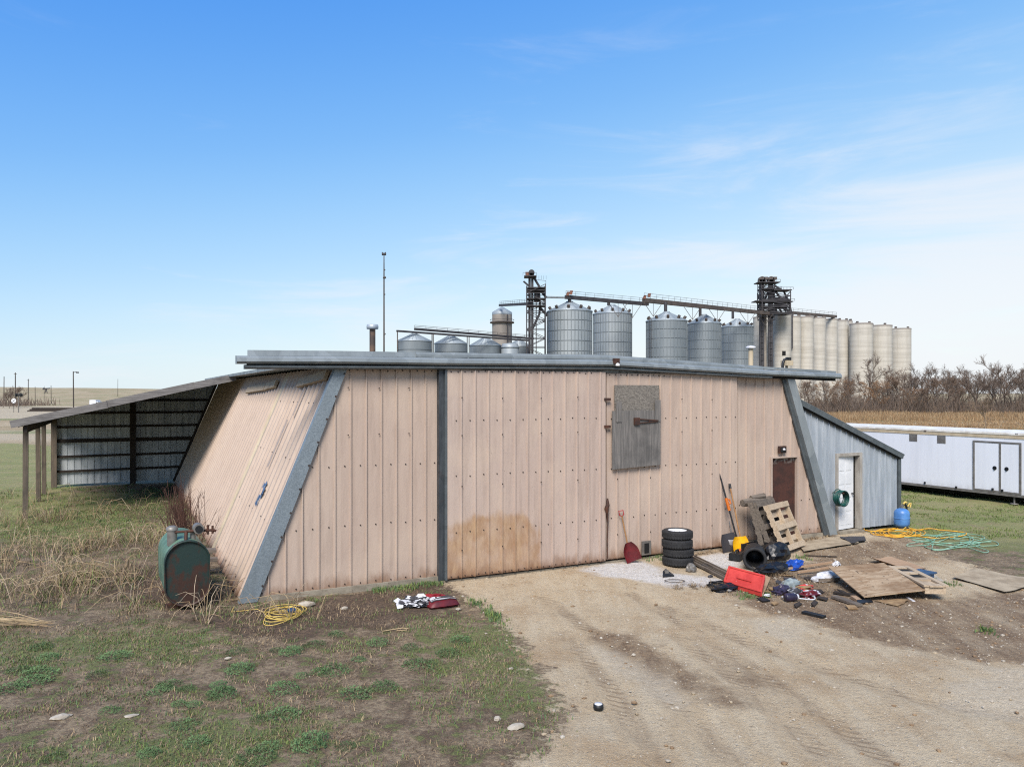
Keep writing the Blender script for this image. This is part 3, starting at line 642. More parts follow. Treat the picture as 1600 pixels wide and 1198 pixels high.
q = MB(); q.bar((-4.55, T0 + .1, rz_(-4.55) - .28), (-4.55, T1, rz_(-4.55) - .28), .08, .24); q.build('eave_beam', ['dkwood'], lt)
for t in (13.09, 17.0, 19.05):
    q = MB(); q.bar((-4.6, t, -.2), (-4.62 + rnd.uniform(-.02, .03), t, rz_(-4.6) - .22), .14, .14, up=(0, 1, 0)); q.build('post', ['post_wood'], lt)
q = MB(); q.bar((-4.45, 21.35, -.2), (-4.45, 21.35, rz_(-4.45) - .1), .2, .2, up=(0, 1, 0)); q.build('post', ['post_wood'], lt)
q = MB(); q.bar((-1.6, 21.35, -.2), (-1.6, 21.35, rz_(-1.6) - .1), .22, .2, up=(0, 1, 0)); q.build('post', ['dkwood'], lt)
q = MB(); q.ribs(ribprof(-4.55, 1.75, .24, .022, -.022, .1), lambda a: max(.08, a / LEANX * EAV), lambda a: max(rz_(a) - .06, a / LEANX * EAV + .01), front(21.5)); q.build('back_wall', ['galv_in'], lt)
for z in (.62, 1.22, 1.86, 2.42, 2.98, 3.5):
    s0 = -4.5 if z < 2.9 else (SO + (z + .15 - ZO) / (ZI - ZO) * (SI - SO)); s1 = z / EAV * LEANX - .03
    q = MB(); q.bar((s0, 21.42, z), (s1, 21.42, z + rnd.uniform(-.02, .02)), .05, .15 if z == 1.86 else .09); q.build('girt', ['dkwood'], lt)
q = MB(); q.bar((-.03, 21.4, .02), (1.7, 21.4, 4.2), .1, .12, up=(0, 1, 0)); q.build('brace', ['dkwood'], lt)

# ------------------------------------------------------------------ galvanised shed on the right
an = bthing('metal_shed', 'galvanised ribbed lean-to shed with white door beside the tan barn', 'shed')
az = lambda a: 3.66 + (2.07 - 3.66) * (a - 13.85) / (17.95 - 13.85)
m = MB(); pf = [(a, o) for a, o in ribprof(13.9, 17.93, .225, .02, .03, .1)]
pf = sorted(set(pf + [(15.36, 0), (15.3601, 0), (16.3199, 0), (16.32, 0)]))
def zbl(a): return 2.13 if 15.36 < a < 16.32 else max(.06, min(3.6, (15.12 - a) / 1.66 * 4.2))
m.ribs(pf, zbl, lambda a: max(zbl(a) + .001, az(a) - .1), front(.12)); m.build('front_wall', ['galv_wall'], an)
m = MB(); m.ribs(ribprof(.15, 8, .225, .02, .022, .1), lambda a: .06, lambda a: 2.0, lambda a, o, z: (17.93 + o, a, z)); m.add([(14, 8, .05), (17.93, 8, .05), (17.93, 8, 2.0), (14, 8, 3.5)], [(0, 1, 2, 3)]); m.build('side_wall', ['galv_wall'], an)
m = MB(); m.box(17.86, 17.97, .05, .115, .04, 2.04); m.build('corner_trim', ['trim_dark'], an)
m = MB(); m.add([(13.6, .0, az(13.6) + .02), (18.05, .0, az(18.05) + .02), (18.05, 8.1, az(18.05) + .02), (13.6, 8.1, az(13.6) + .02), (13.6, .0, az(13.6) - .02), (18.05, .0, az(18.05) - .02), (18.05, 8.1, az(18.05) - .02), (13.6, 8.1, az(13.6) - .02)],
    [(0, 1, 2, 3), (7, 6, 5, 4), (0, 4, 5, 1), (1, 5, 6, 2), (2, 6, 7, 3), (3, 7, 4, 0)]); m.build('roof', ['fascia'], an)
m = MB(); m.bar((13.62, .02, az(13.62) - .06), (18.0, .02, az(18.0) - .06), .05, .14); m.bar((13.8, .06, az(13.8) - .16), (17.9, .06, az(17.9) - .16), .03, .05, 1); m.build('fascia', ['trim_dark', 'dark'], an)
m = MB(); m.box(15.34, 15.42, .05, .22, .06, 2.16); m.box(16.26, 16.36, .05, .22, .06, 2.16); m.box(15.42, 16.26, .05, .22, 2.08, 2.16); m.build('door_frame', ['jamb'], an)
m = MB(); m.box(15.4, 16.3, 1.2, 1.25, 0, 2.1); m.build('shade_backing', ['dark'], an)  # near-black plane; the dark inside the doorway is put into its colour
dr = MB()
dr.box(0, .74, -.02, .02, 0, 1.99)
for k in range(5):
    z = .12 + k * .37
    for a0 in (.08, .39):
        dr.box(a0, a0 + .23, -.027, -.0201, z, z + .30)
leaf = dr.build('door', ['white'], an, (15.43, .12, .08), R(7))
q = MB(); q.cyl((.65, -.02, .95), (.65, -.06, .95), .015, 8); q.blob((.65, -.075, .95), .035, .03, .035, 0, 1, 2, 0, 2, True); q.build('door_knob', ['black'], leaf)
m = MB(); m.box(15.36, 16.32, -.05, .2, -.1, .05); m.build('threshold', ['conc'], an)
# ------------------------------------------------------------------ white box trailer
A, B = G(1412, 754, .33), G(1600, 775, .33); dv = (B - A).normalized(); ta = math.atan2(dv.y, dv.x)
tr = thing('box_trailer', 'long white box trailer with double side doors parked beyond the galvanised shed', 'trailer', (A.x, A.y, 0), ta)
def tz(py, px): return None
TZ = 2.44; X0, X1 = -4.5, 8.6
q = MB(); q.box(X0, X1, 0, 2.5, .36, TZ - .20)
q.build('body', ['trailer', 'alu'], tr)
q = MB(); q.box(X0 - .03, X1 + .03, -.03, 2.53, TZ - .07, TZ); q.build('roof', ['roofwhite'], tr)
q = MB(); q.box(X0 - .01, X1 + .01, -.015, 2.515, TZ - .20, TZ - .07); q.build('top_rail', ['cream'], tr)
q = MB(); q.box(X0, X1, -.02, 2.52, .27, .36); q.build('bottom_rail', ['alu'], tr)
q = MB(); q.box(X0 + .1, X1 - .1, .35, 2.2, .12, .27); q.build('chassis', ['dark'], tr)
def tx(px):       # along the side for a picture column
    k = (px - 800) / F; return (k * A.y - A.x) / (dv.x - k * dv.y)
def tzz(px, py):
    a = tx(px); return H + (HY - py) / F * (A.y + dv.y * a)
for px, py in ((1427, 683), (1471, 686)):
    a, z = tx(px), tzz(px, py); q = MB(); q.box(a - .16, a + .16, -.012, .01, z - .15, z + .13); q.build('side_vent', ['alu'], tr)
for px, py in ((1446, 673), (1589, 678)):
    a, z = tx(px), tzz(px, py); q = MB(); q.box(a - .05, a + .05, -.03, -.015, z - .025, z + .025); q.build('marker_lamp', ['rusty_iron'], tr)
a0, a1, a2 = tx(1522), tx(1563), tx(1594.5)
q = MB()
for a in (a0, a1, a2): q.box(a - .035, a + .035, -.03, .0, .38, 2.12)
q.box(a0, a2, -.028, 0, 2.06, 2.12); q.box(a0, a2, -.028, 0, .36, .42); q.build('door_frame', ['alu'], tr)
for u0, u1, kx in ((a0 + .035, a1 - .035, a1 - .18), (a1 + .035, a2 - .035, a1 + .22)):
    q = MB(); q.box(u0, u1, -.018, 0, .42, 2.06); d_ = q.build('door', ['trailer'], tr)
    q = MB(); q.cyl((kx, -.018, 1.2), (kx, -.03, 1.2), .07, 12, 0); q.box(kx - .02, kx + .02, -.05, -.03, 1.13, 1.24, 0); q.build('latch', ['black'], d_)
for px, py in ((1446, 754), (1495, 761), (1552, 764), (1567, 766)):
    a = tx(px); q = MB(); q.box(a - .03, a + .03, -.06, -.02, tzz(px, py) - .03, tzz(px, py) + .04); q.build('door_stop', ['black'], tr)
q = MB(); q.cyl((a2 - .25, .1, .03), (a2 - .25, .1, .3), .03, 8); q.lathe([(0, 0), (.14, 0), (.12, .03), (0, .03)], 14, 0, Matrix.Translation((a2 - .25, .1, .01))); q.build('jack_foot', ['alu'], tr)
for a in (1.0, 1.95, 6.8):
    q = MB(); q.lathe([(.16, -.1), (.33, -.1), (.35, -.05), (.35, .05), (.33, .1), (.16, .1)], 20, 0, Matrix.Translation((a if a < 5 else -3, .7, .35)) @ Matrix.Rotation(R(90), 4, 'X')); q.build('wheel', ['rubber'], tr)

# ------------------------------------------------------------------ elevator: bins, legs, conveyors, silos
def grain_bin(name, label, group, x0, x1, eave, peak, Y, rings, stiff, mats, cat='grain bin', ladder=False):
    c = far((x0 + x1) / 2, HY, Y); r = (x1 - x0) / 2 / F * Y; ze = H + (HY - eave) / F * Y; zp = H + (HY - peak) / F * Y
    t = thing(name, label, cat, (c.x, c.y, 0), 0, group)
    q = MB(); q.lathe([(r, -.3), (r, ze)], 48, 0)
    for i in range(1, rings + 1):
        z = ze * (1 - (i - .02) / (rings + .5)); q.lathe([(r * 1.001, z - .09), (r * 1.006, z - .09), (r * 1.006, z + .09), (r * 1.001, z + .09)], 48, 1)
    for j in range(stiff):
        a = 2 * math.pi * j / stiff; q.bar((r * 1.006 * math.cos(a), r * 1.006 * math.sin(a), 0), (r * 1.006 * math.cos(a), r * 1.006 * math.sin(a), ze), .16, .10, 2, up=(math.cos(a), math.sin(a), 0))
    q.build('bin_wall', [mats[0], 'binline', 'binseam'], t)
    q = MB(); q.lathe([(r * 1.03, ze - .15), (r * 1.03, ze + .05), (r * .16, zp - .25), (r * .16, zp), (0, zp + .05)], 36, 0)
    for j in range(24):
        a = 2 * math.pi * j / 24; q.bar((r * 1.02 * math.cos(a), r * 1.02 * math.sin(a), ze + .06), (r * .16 * math.cos(a), r * .16 * math.sin(a), zp - .22), .1, .1, 0)
    q.build('bin_roof', ['binroof'], t)
    if stiff > 20:
        for j in range(10):
            a = 2 * math.pi * (j + .3) / 10; e = Vector((r * .86 * math.cos(a), r * .86 * math.sin(a), ze + (zp - ze) * .16)); q = MB(); q.cyl(e, e + Vector((math.cos(a) * .5, math.sin(a) * .5, .75)), .38, 8); q.build('roof_vent', ['frame_br'], t)
    if ladder:
        q = MB(); a = R(-150); ex, ey = r * 1.05 * math.cos(a), r * 1.05 * math.sin(a)
        for d in (-.4, .4): q.bar((ex + d * .5, ey - d * .8, 0), (ex + d * .5, ey - d * .8, ze + .8), .1)
        for z in np.arange(1, ze, .8): q.bar((ex - .2, ey + .32, z), (ex + .2, ey - .32, z), .06)
        q.build('ladder', ['frame_dk'], t)
    return t
GB = 'tall ribbed grain bins behind the barn'
grain_bin('grain_bin', 'largest tall steel grain bin, next to the dark lattice elevator tower', GB, 855, 925, 487, 471, 200, 9, 40, ['silver'])
grain_bin('grain_bin', 'tall steel grain bin with rust on its roof, second from the lattice tower', GB, 927, 987, 491, 476, 226, 9, 40, ['silver'])
grain_bin('grain_bin', 'tall steel grain bin with a ladder, first of the three right of the gap', GB, 1010, 1073, 502, 487, 205, 9, 36, ['silver_dk'], ladder=True)
grain_bin('grain_bin', 'middle bin of the three dull steel grain bins right of the gap', GB, 1075, 1126, 506, 491, 236, 9, 36, ['silver_dk'])
grain_bin('grain_bin', 'smallest tall steel grain bin, closest to the concrete silos', GB, 1128, 1176, 511, 498, 258, 9, 36, ['silver_dk'])
GS = 'short grain bins peeping over the barn roof'
for lab, x0, x1, ev, pk, Y in (('short conical grain bin farthest left above the barn roof', 621, 674, 533, 520, 170), ('short conical grain bin above the barn roof, second from the left', 679, 730, 537, 523, 180), ('short conical grain bin above the barn roof, third from the left', 734, 783, 540, 526, 190), ('short grain bin partly behind a shiny steel hopper at the lattice tower', 793, 829, 541, 529, 200)):
    grain_bin('small_grain_bin', lab, GS, x0, x1, ev, pk, Y, 7, 0, ['silver_dk'])
# battered hopper bin in front of the fourth
c = far(797, HY, 188); t = thing('steel_hopper', 'shiny dented steel hopper in front of the last short grain bin', 'hopper', (c.x, c.y, 0))
q = MB(); zt = H + (HY - 537) / F * 188; q.lathe([(2.2, -.2), (2.2, zt - 1), (1.9, zt), (0, zt + .2)], 20, 0); q.build('hopper_shell', ['silver'], t)
q = MB(); q.lathe([(2.21, zt - 1.1), (2.3, zt - 1.1), (2.3, zt - .9), (2.21, zt - .9)], 20, 0); q.build('rim', ['binline'], t)
# concrete tank with a conical steel cap
Y = 235; c = far(784.5, HY, Y); zf = lambda py, Y_=Y: H + (HY - py) / F * Y_; r = 15.5 / F * Y
t = thing('concrete_tank', 'narrow round concrete tank with steel cone roof and walkway ring', 'tank', (c.x, c.y, 0))
q = MB(); q.lathe([(r, -.3), (r, zf(492))], 32, 0); q.build('tank_wall', ['silo_dk'], t)
q = MB(); q.lathe([(r * 1.01, zf(492)), (r * 1.01, zf(488)), (.5, zf(480)), (0, zf(479))], 28, 0); q.build('cone_roof', ['binroof'], t)
q = MB(); q.lathe([(r, zf(505)), (r * 1.22, zf(505)), (r * 1.22, zf(503)), (r, zf(503))], 28, 0); q.lathe([(r * 1.2, zf(500)), (r * 1.22, zf(500)), (r * 1.22, zf(499.5)), (r * 1.2, zf(499.5))], 28, 0); q.build('walkway_ring', ['frame_br'], t)
q = MB(); q.bar((r * .55, -r * .9, zf(492)), (r * .55, -r * .9, zf(550)), .35); q.build('ladder', ['frame_dk'], t)

def lattice(mb, x0, x1, y0, y1, z0, z1, n_, wd, mi=0):
    for x in (x0, x1):
        for y in (y0, y1): mb.bar((x, y, z0), (x, y, z1), wd, wd, mi)
    h = (z1 - z0) / n_
    for i in range(n_):
        a, b_ = z0 + i * h, z0 + (i + 1) * h
        for y in (y0, y1):
            mb.bar((x0, y, a), (x1, y, a), wd * .8, wd * .8, mi); mb.bar((x0 if i % 2 else x1, y, a), (x1 if i % 2 else x0, y, b_), wd * .7, wd * .7, mi)
        for x in (x0, x1): mb.bar((x, y0, a), (x, y1, a), wd * .8, wd * .8, mi); mb.bar((x, y0 if i % 2 else y1, a), (x, y1 if i % 2 else y0, b_), wd * .7, wd * .7, mi)
# lattice leg beside the first bin
Y = 190; u = Y / F; zz = lambda py: H + (HY - py) * u; xx = lambda px: (px - 829) * u
c = far(829, HY, Y); t = thing('elevator_tower', 'dark lattice elevator tower with spouts left of the tall bins', 'elevator tower', (c.x, c.y, 0))
q = MB(); lattice(q, xx(823), xx(852), -1.5, 3, -.2, zz(445), 14, .2); q.bar((xx(838), 1, 0), (xx(838), 1, zz(455)), .22); q.build('lattice_frame', ['frame_dk'], t)
for px, nm in ((827.5, 'leg_casing'), (831.8, 'leg_casing')):
    q = MB(); q.bar((xx(px), .4, -.2), (xx(px), .4, zz(432)), .48, .6); q.build(nm, ['frame_dk'], t)
q = MB(); q.cyl((xx(830.5), -.3, zz(426)), (xx(830.5), 1.1, zz(426)), .75, 16); q.box(xx(826), xx(834.5), -.3, 1.1, zz(432), zz(426)); q.build('head_pulley', ['frame_dk'], t)
q = MB(); q.box(xx(821), xx(826), -.2, .8, zz(430), zz(425)); q.build('motor', ['motor'], t)
q = MB()
for py, a, b_ in ((432, 819, 838), (450, 824, 852), (454, 823, 851), (467, 823, 853), (478, 823, 851)): q.box(xx(a), xx(b_), -1.2, 2.6, zz(py) - .12, zz(py) + .12)
for a, b_, p0, p1 in ((817, 838, 427, 428), (838, 853, 438, 440)):
    q.bar((xx(a), -1.2, zz(p0)), (xx(b_), -1.2, zz(p1)), .07)
    for k in range(5): q.bar((xx(a + (b_ - a) * k / 4), -1.2, zz(432)), (xx(a + (b_ - a) * k / 4), -1.2, zz(p0)), .06)
q.bar((xx(852.5), -1.2, zz(455)), (xx(852.5), -1.2, zz(440)), .08); q.build('platforms', ['frame_dk'], t)
q = MB()
for pts, r in (([(834, 433), (842, 446), (843, 470)], .3), ([(846, 455), (854, 465)], .3), ([(844, 470), (843, 490), (831, 516)], .28), ([(843, 480), (856, 493)], .35), ([(838, 452), (838, 472)], .55), ([(818, 439), (826, 446)], .22)):
    q.tube([(xx(a), .5, zz(b_)) for a, b_ in pts], r, 8)
q.build('spout', ['frame_dk'], t)
# conveyors: real boxes running from place to place
def conveyor(label, group, P_, wd, mt, hang=None, rail=True):
    pts = [far(*p) for p in P_]; o = pts[0].copy(); t = thing('conveyor', label, 'conveyor', o, 0, group); q = MB()
    for a, b_ in zip(pts[:-1], pts[1:]): q.bar(a - o, b_ - o, wd, wd * 1.0)
    q.build('conveyor_casing', [mt], t)
    if rail:
        q = MB(); a, b_ = pts[0] - o, pts[-1] - o
        for dz in (wd * 1.0, wd * 1.6): q.bar(a + Vector((0, -wd * .6, dz)), b_ + Vector((0, -wd * .6, dz)), .07)
        k = max(4, int((b_ - a).length / 3))
        for i in range(k + 1): p = a.lerp(b_, i / k); q.bar(p, p + Vector((0, -wd * .6, wd * 1.6)), .06)
        q.build('handrail', ['frame_br'], t)
    if hang:
        q = MB(); a, b_ = pts[0] - o, pts[-1] - o
        for f in hang:
            p = a.lerp(b_, f)
            for dx in (-2.6, 2.6): q.bar(p + Vector((dx, 0, -.3)), p + Vector((0, 0, -4.2)), .12)
            q.bar(p + Vector((0, 0, -.2)), p + Vector((0, 0, -4.2)), .1)
        q.build('truss_hanger', ['frame_br'], t)
    return t
GC = 'overhead conveyors across the bins'
c1 = conveyor('overhead conveyor running over the two largest grain bins', GC, [(884, 464, 198), (1012, 475, 215)], .95, 'frame_dk', [.62, .8])
c2 = conveyor('overhead conveyor running over the three bins to the concrete silos', GC, [(1006, 469, 208), (1205, 490, 262)], 1.15, 'frame_br', [.06, .33, .52, .78, .94])
c3 = conveyor('upper conveyor pipe above the short grain bins', GC, [(648, 514, 170), (833, 529, 197)], .5, 'frame_dk')
c4 = conveyor('lower conveyor pipe above the short grain bins', GC, [(620, 517, 165), (826, 532, 195)], .4, 'frame_dk', None, False)
c5 = conveyor('short conveyor between concrete tank and lattice tower', GC, [(781, 477, 232), (828, 474.5, 194)], .7, 'frame_dk')
conveyor('thin catwalk between lattice tower and the largest bin', GC, [(854, 465, 192), (886, 466, 198)], .2, 'frame_br')
for t_, px, py, Y in ((c1, 887, 461, 198), (c1, 892, 459, 198), (c2, 1007, 466, 208), (c2, 1014, 463, 209)):
    o = t_.location; p = far(px, py, Y) - o; q = MB(); q.box(p.x - .35, p.x + .35, p.y - .4, p.y + .4, p.z - .2, p.z + .45); q.cyl((p.x - .2, p.y, p.z + .6), (p.x + .5, p.y, p.z + .6), .25, 10); q.build('drive_motor', ['motor'], t_)
for t_, px, py, Y, l in ((c2, 1040, 480, 206, 2.4), (c2, 1094, 485, 236, 2.0), (c2, 1145, 490, 258, 1.7), (c1, 890, 468, 199, .8), (c1, 951, 473, 226, .8)):
    o = t_.location; p = far(px, py, Y) - o; q = MB(); q.cyl(p + Vector((0, 0, -l)), p + Vector((0, 0, l * .6)), .45, 8); q.build('drop_spout', ['frame_dk'], t_)
for t_, a in ((c1, (972, 471, 210)),): pass
# legs of the short-bin conveyors
for px in (621, 675, 677, 730, 733):
    p = far(px, 516 + (px - 621) * .07, 168 + (px - 621) * .14); o = c4.location; q = MB(); q.bar(p - o, Vector((p.x, p.y, 0)) - o, .2); q.build('support_leg', ['frame_br'], c4)
# concrete silos
GQ = 'concrete silos beyond the barn'
for i, (px, wd, top, Y, lab) in enumerate(((1192, 27, 496, 282, 'concrete silo half hidden behind the dark headhouse legs'), (1222, 25, 492, 270, 'concrete silo with a dark small door just right of the headhouse legs'), (1240, 20, 495, 282, 'narrow concrete silo with a dark spout down its front'), (1258, 23, 495.5, 285, 'concrete silo fourth from the left, right of the dark spout'), (1278, 21, 497, 296, 'concrete silo fifth from the left of the long row'), (1297, 20, 499, 306, 'concrete silo sixth from the left of the long row'), (1315, 18.5, 501, 317, 'last narrow concrete silo before the three wide ones'), (1327, 9, 502, 322, 'thin recessed silo between the narrow and the wide ones'), (1345.5, 31, 506, 312, 'first wide concrete silo, behind the tallest bare tree'), (1376, 30.5, 509, 318, 'middle wide concrete silo of the last three'), (1406, 29.5, 514, 326, 'concrete silo at the far right end of the row'))):
    c = far(px, HY, Y); r = wd / 2 / F * Y * 1.09; z = H + (HY - top) / F * Y
    t = thing('concrete_silo', lab, 'silo', (c.x, c.y, 0), 0, GQ)
    q = MB(); q.lathe([(r, -.3), (r, z)], 40, 0); q.build('silo_wall', ['silo'], t)
    q = MB(); q.lathe([(r * 1.015, z - .35), (r * 1.015, z + .15), (0, z + .15)], 40, 0); q.build('silo_cap', ['silo_dk'], t)
    for k in range(3):
        q = MB(); a = k * 2.1 + i; q.box(r * .7 * math.cos(a) - .4, r * .7 * math.cos(a) + .4, r * .7 * math.sin(a) - .3, r * .7 * math.sin(a) + .3, z + .15, z + .9)
        q.build('roof_hatch', ['frame_br'], t)
    if i == 1:
        q = MB(); q.box(-1.0, .2, -r * 1.0, -r * .93, H + (HY - 556) / F * Y, H + (HY - 549) / F * Y); q.build('small_door', ['dark'], t)
    if i == 2:
        q = MB(); q.bar((-1.6, -r * 1.05, H + (HY - 545) / F * Y), (-1.6, -r * 1.05, z + 1), .55); q.build('spout', ['frame_dk'], t)
conveyor('roof conveyor along the tops of the concrete silos', GC, [(1232, 488, 282), (1306, 494.5, 305)], 1.0, 'frame_br')
Y = 262; u = Y / F; zz = lambda py: H + (HY - py) * u; xx = lambda px: (px - 1200) * u
c = far(1200, HY, Y); t = thing('elevator_headhouse', 'dark steel headhouse with twin legs in front of the concrete silos', 'headhouse', (c.x, c.y, 0))
for px in (1190, 1204):
    q = MB(); q.bar((xx(px - 2), 0, -.2), (xx(px - 2), 0, zz(440)), .55, .7); q.bar((xx(px + 2), 0, -.2), (xx(px + 2), 0, zz(440)), .55, .7)
    for z in np.arange(3, zz(445), 2.0): q.bar((xx(px - 2), -.4, z), (xx(px + 2), -.4, z), .15)
    q.build('leg_casing', ['frame_dk'], t)
    q = MB(); q.cyl((xx(px), -.8, zz(437)), (xx(px), .9, zz(437)), 1.05, 16); q.box(xx(px - 5), xx(px + 6), -.8, .9, zz(441), zz(437)); q.build('head_pulley', ['frame_br'], t)
    q = MB(); q.box(xx(px + 3), xx(px + 9), -.8, .8, zz(437), zz(433)); q.build('motor', ['frame_br'], t)
q = MB()
for py, a, b_ in ((442, 1182, 1216), (452, 1187, 1218), (454, 1206, 1234), (471, 1178, 1210), (472, 1186, 1236), (480, 1187, 1232), (489, 1187, 1236)): q.box(xx(a), xx(b_), -2.2, 3, zz(py) - .15, zz(py) + .15)
for a, b_, p in ((1182, 1216, 438), (1187, 1218, 449), (1206, 1236, 450), (1186, 1238, 468)):
    q.bar((xx(a), -2.2, zz(p)), (xx(b_), -2.2, zz(p)), .09)
    for k in range(7): x_ = xx(a + (b_ - a) * k / 6); q.bar((x_, -2.2, zz(p + 3.5)), (x_, -2.2, zz(p)), .08)
q.build('platforms', ['frame_dk'], t)
q = MB(); lattice(q, xx(1188), xx(1232), -2, 3, zz(491), zz(456), 5, .28); lattice(q, xx(1187), xx(1208), -1.5, 2, zz(500), zz(442), 10, .22); q.build('lattice_frame', ['frame_dk'], t)
q = MB()
for pts, r in (([(1208, 446), (1224, 456), (1233, 470), (1234, 488)], .35), ([(1208, 450), (1218, 464), (1224, 486)], .38), ([(1206, 452), (1212, 470), (1213, 488)], .38), ([(1202, 448), (1196, 470), (1194, 486)], .35), ([(1214, 470), (1206, 488)], .4), ([(1222, 472), (1229, 488)], .4), ([(1212, 470), (1220, 488)], .35)):
    q.tube([(xx(a), rnd.uniform(-1.5, 1.5), zz(b_)) for a, b_ in pts], r, 8)
q.build('spout', ['frame_dk'], t)
q = MB(); q.lathe([(.6, zz(479)), (2.6, zz(470)), (2.6, zz(466)), (0, zz(465))], 18, 0, Matrix.Translation((xx(1219), .5, 0))); q.build('distributor', ['frame_dk'], t)
q = MB(); q.box(xx(1195), xx(1201), 2.2, 4, 0, zz(492)); q.build('stair_tower', ['silo_dk'], t)
# radio mast
Y = 75; u = Y / F; p = far(600, HY, Y); t = thing('radio_mast', 'thin tall radio mast rising behind the barn roof', 'mast', (p.x, p.y, 0)); zz = lambda py: H + (HY - py) * u
q = MB(); q.tube([(0, 0, -.2), (0, 0, zz(434)), (0, 0, zz(395))], [.1, .07, .045], 6); q.build('pole', ['frame_br'], t)
q = MB(); q.cyl((-.2, 0, zz(397)), (.2, 0, zz(397)), .12, 8); q.cyl((-.17, 0, zz(399)), (-.17, 0, zz(394)), .05, 6); q.cyl((.15, 0, zz(399)), (.15, 0, zz(394)), .05, 6); q.build('antenna_head', ['frame_dk'], t)
for py, r in ((434, .16), (460, .09), (422, .09), (522, .12)):
    q = MB(); q.blob((0.05, 0, zz(py)), r, r, r, 0, 1, 1, 0, 2, True); q.build('dish', ['frame_br'], t)

# ------------------------------------------------------------------ far left: poles, crossing signal, lorry
def pole(label, px, top, Y, w_, arm=None, light=False):
    p = far(px, HY, Y); z = H + (HY - top) / F * Y; t = thing('utility_pole', label, 'pole', (p.x, p.y, at_far(p)), 0, 'poles on the plain')
    q = MB(); q.tube([(0, 0, -.5), (rnd.uniform(-.1, .1), 0, z - at_far(p))], [w_, w_ * .7], 7); q.build('shaft', ['pole'], t)
    zt = z - at_far(p)
    if arm: q = MB(); q.bar((-arm, 0, zt - .5), (arm, 0, zt - .5), .14); q.build('cross_arm', ['pole'], t)
    if light: q = MB(); q.tube([(0, 0, zt - .25), (.5, 0, zt - .1), (.75, 0, zt - .15)], .06, 6); q.box(.6, 1.05, -.15, .15, zt - .4, zt - .12); q.build('lamp_head', ['frame_dk'], t)
def at_far(p): return at_ground(p.x, p.y)
pole('tall utility pole with a lamp at its top, nearest beyond the lean-to roof', 115, 580, 165, .14, None, True)
pole('slanting utility pole with short cross arm above the bare trees', 24, 582, 260, .2, .5)
pole('utility pole at the far left edge among bare trees', 6, 588, 280, .18)
pole('utility pole with a box low on its right, right of the crossing signal', 44, 592, 300, .18, .4)
pole('small distant pole just left of the distant pumpjack', 55, 604, 380, .16)
pole('thin pole just right of the distant pumpjack', 80, 602, 300, .14)
pole('thin far mast on the horizon above the lean-to roof', 184, 592, 600, .18)
pole('hairline pole in front of the distant pumpjack', 69, 603, 420, .12)
p = far(72, 611, 700); t = thing('oil_pumpjack', 'tiny dark pumpjack on the horizon between two poles', 'pumpjack', (p.x, p.y, at_far(p)))
zt = H + (HY - 607) / F * 700 - at_far(p)
q = MB(); q.bar((-3, 0, zt - .6), (3.4, 0, zt + .3), .9); q.blob((-2, 0, zt), 1.0, .6, 1.0, .1, 1, 1, 0, 2); q.build('walking_beam', ['frame_dk'], t)
q = MB(); q.bar((-1.4, 0, -1), (0, 0, zt), .5); q.bar((1.4, 0, -1), (0, 0, zt), .5); q.build('samson_post', ['frame_dk'], t)
Y = 150; p = far(29, HY, Y); u = Y / F; g0 = at_far(p); zz = lambda py: H + (HY - py) * u - g0
t = thing('crossing_signal', 'railway crossing signal with twin black lamps and round white sign', 'crossing signal', (p.x, p.y, g0))
q = MB(); q.cyl((0, 0, -.3), (0, 0, zz(613)), .09, 8); q.build('mast', ['alu'], t)
for dx in (-2.3, 4.6):
    q = MB(); q.cyl((dx * u, -.25, zz(617)), (dx * u, -.1, zz(617)), .34, 16); q.cyl((dx * u, -.5, zz(617)), (dx * u, -.25, zz(617)), .15, 10); q.build('signal_lamp', ['black'], t)
q = MB(); q.bar((-2.3 * u, 0, zz(617)), (4.6 * u, 0, zz(617)), .08); q.build('cross_bar', ['frame_dk'], t)
q = MB(); q.cyl((-7.5 * u, -.04, zz(626)), (-7.5 * u, .0, zz(626)), .46, 20, 0); q.cyl((-7.5 * u, 0, -.2), (-7.5 * u, 0, zz(626)), .04, 6, 1)
q.bar((-7.5 * u - .28, -.05, zz(626) - .28), (-7.5 * u + .28, -.05, zz(626) + .28), .07, .03, 1); q.bar((-7.5 * u - .28, -.05, zz(626) + .28), (-7.5 * u + .28, -.05, zz(626) - .28), .07, .03, 1); q.build('round_sign', ['white', 'frame_dk'], t)
Y = 190; p = far(146, HY, Y); u = Y / F; g0 = at_far(p)
t = thing('white_truck', 'small white box truck parked far off above the lean-to roof edge', 'truck', (p.x, p.y, g0))
q = MB(); q.box(-6.2 * u, 3.6 * u, 0, 2.2, .5, 2.1); q.build('box_body', ['trailer'], t)
q = MB(); q.box(3.7 * u, 6.4 * u, .1, 2.1, .5, 1.7); q.build('cab', ['white'], t)
q = MB(); q.box(4.0 * u, 6.0 * u, .085, .1, 1.1, 1.55); q.build('side_window', ['dark'], t)
for a in (-4, 4.6):
    q = MB(); q.cyl((a * u, .0, .4), (a * u, .3, .4), .4, 12); q.build('wheel', ['rubber'], t)
Y = 160; p = far(125, HY, Y); g0 = at_far(p); t = thing('timber_stack', 'low stack of brown railway timbers on the gravel beyond the lean-to', 'timber stack', (p.x, p.y, g0))
for k in range(3):
    q = MB(); q.box(-11 + k * .4, 8 - k * .3, k * .1, 1.2, k * .26, k * .26 + .24); q.build('timber', ['dkwood'], t)
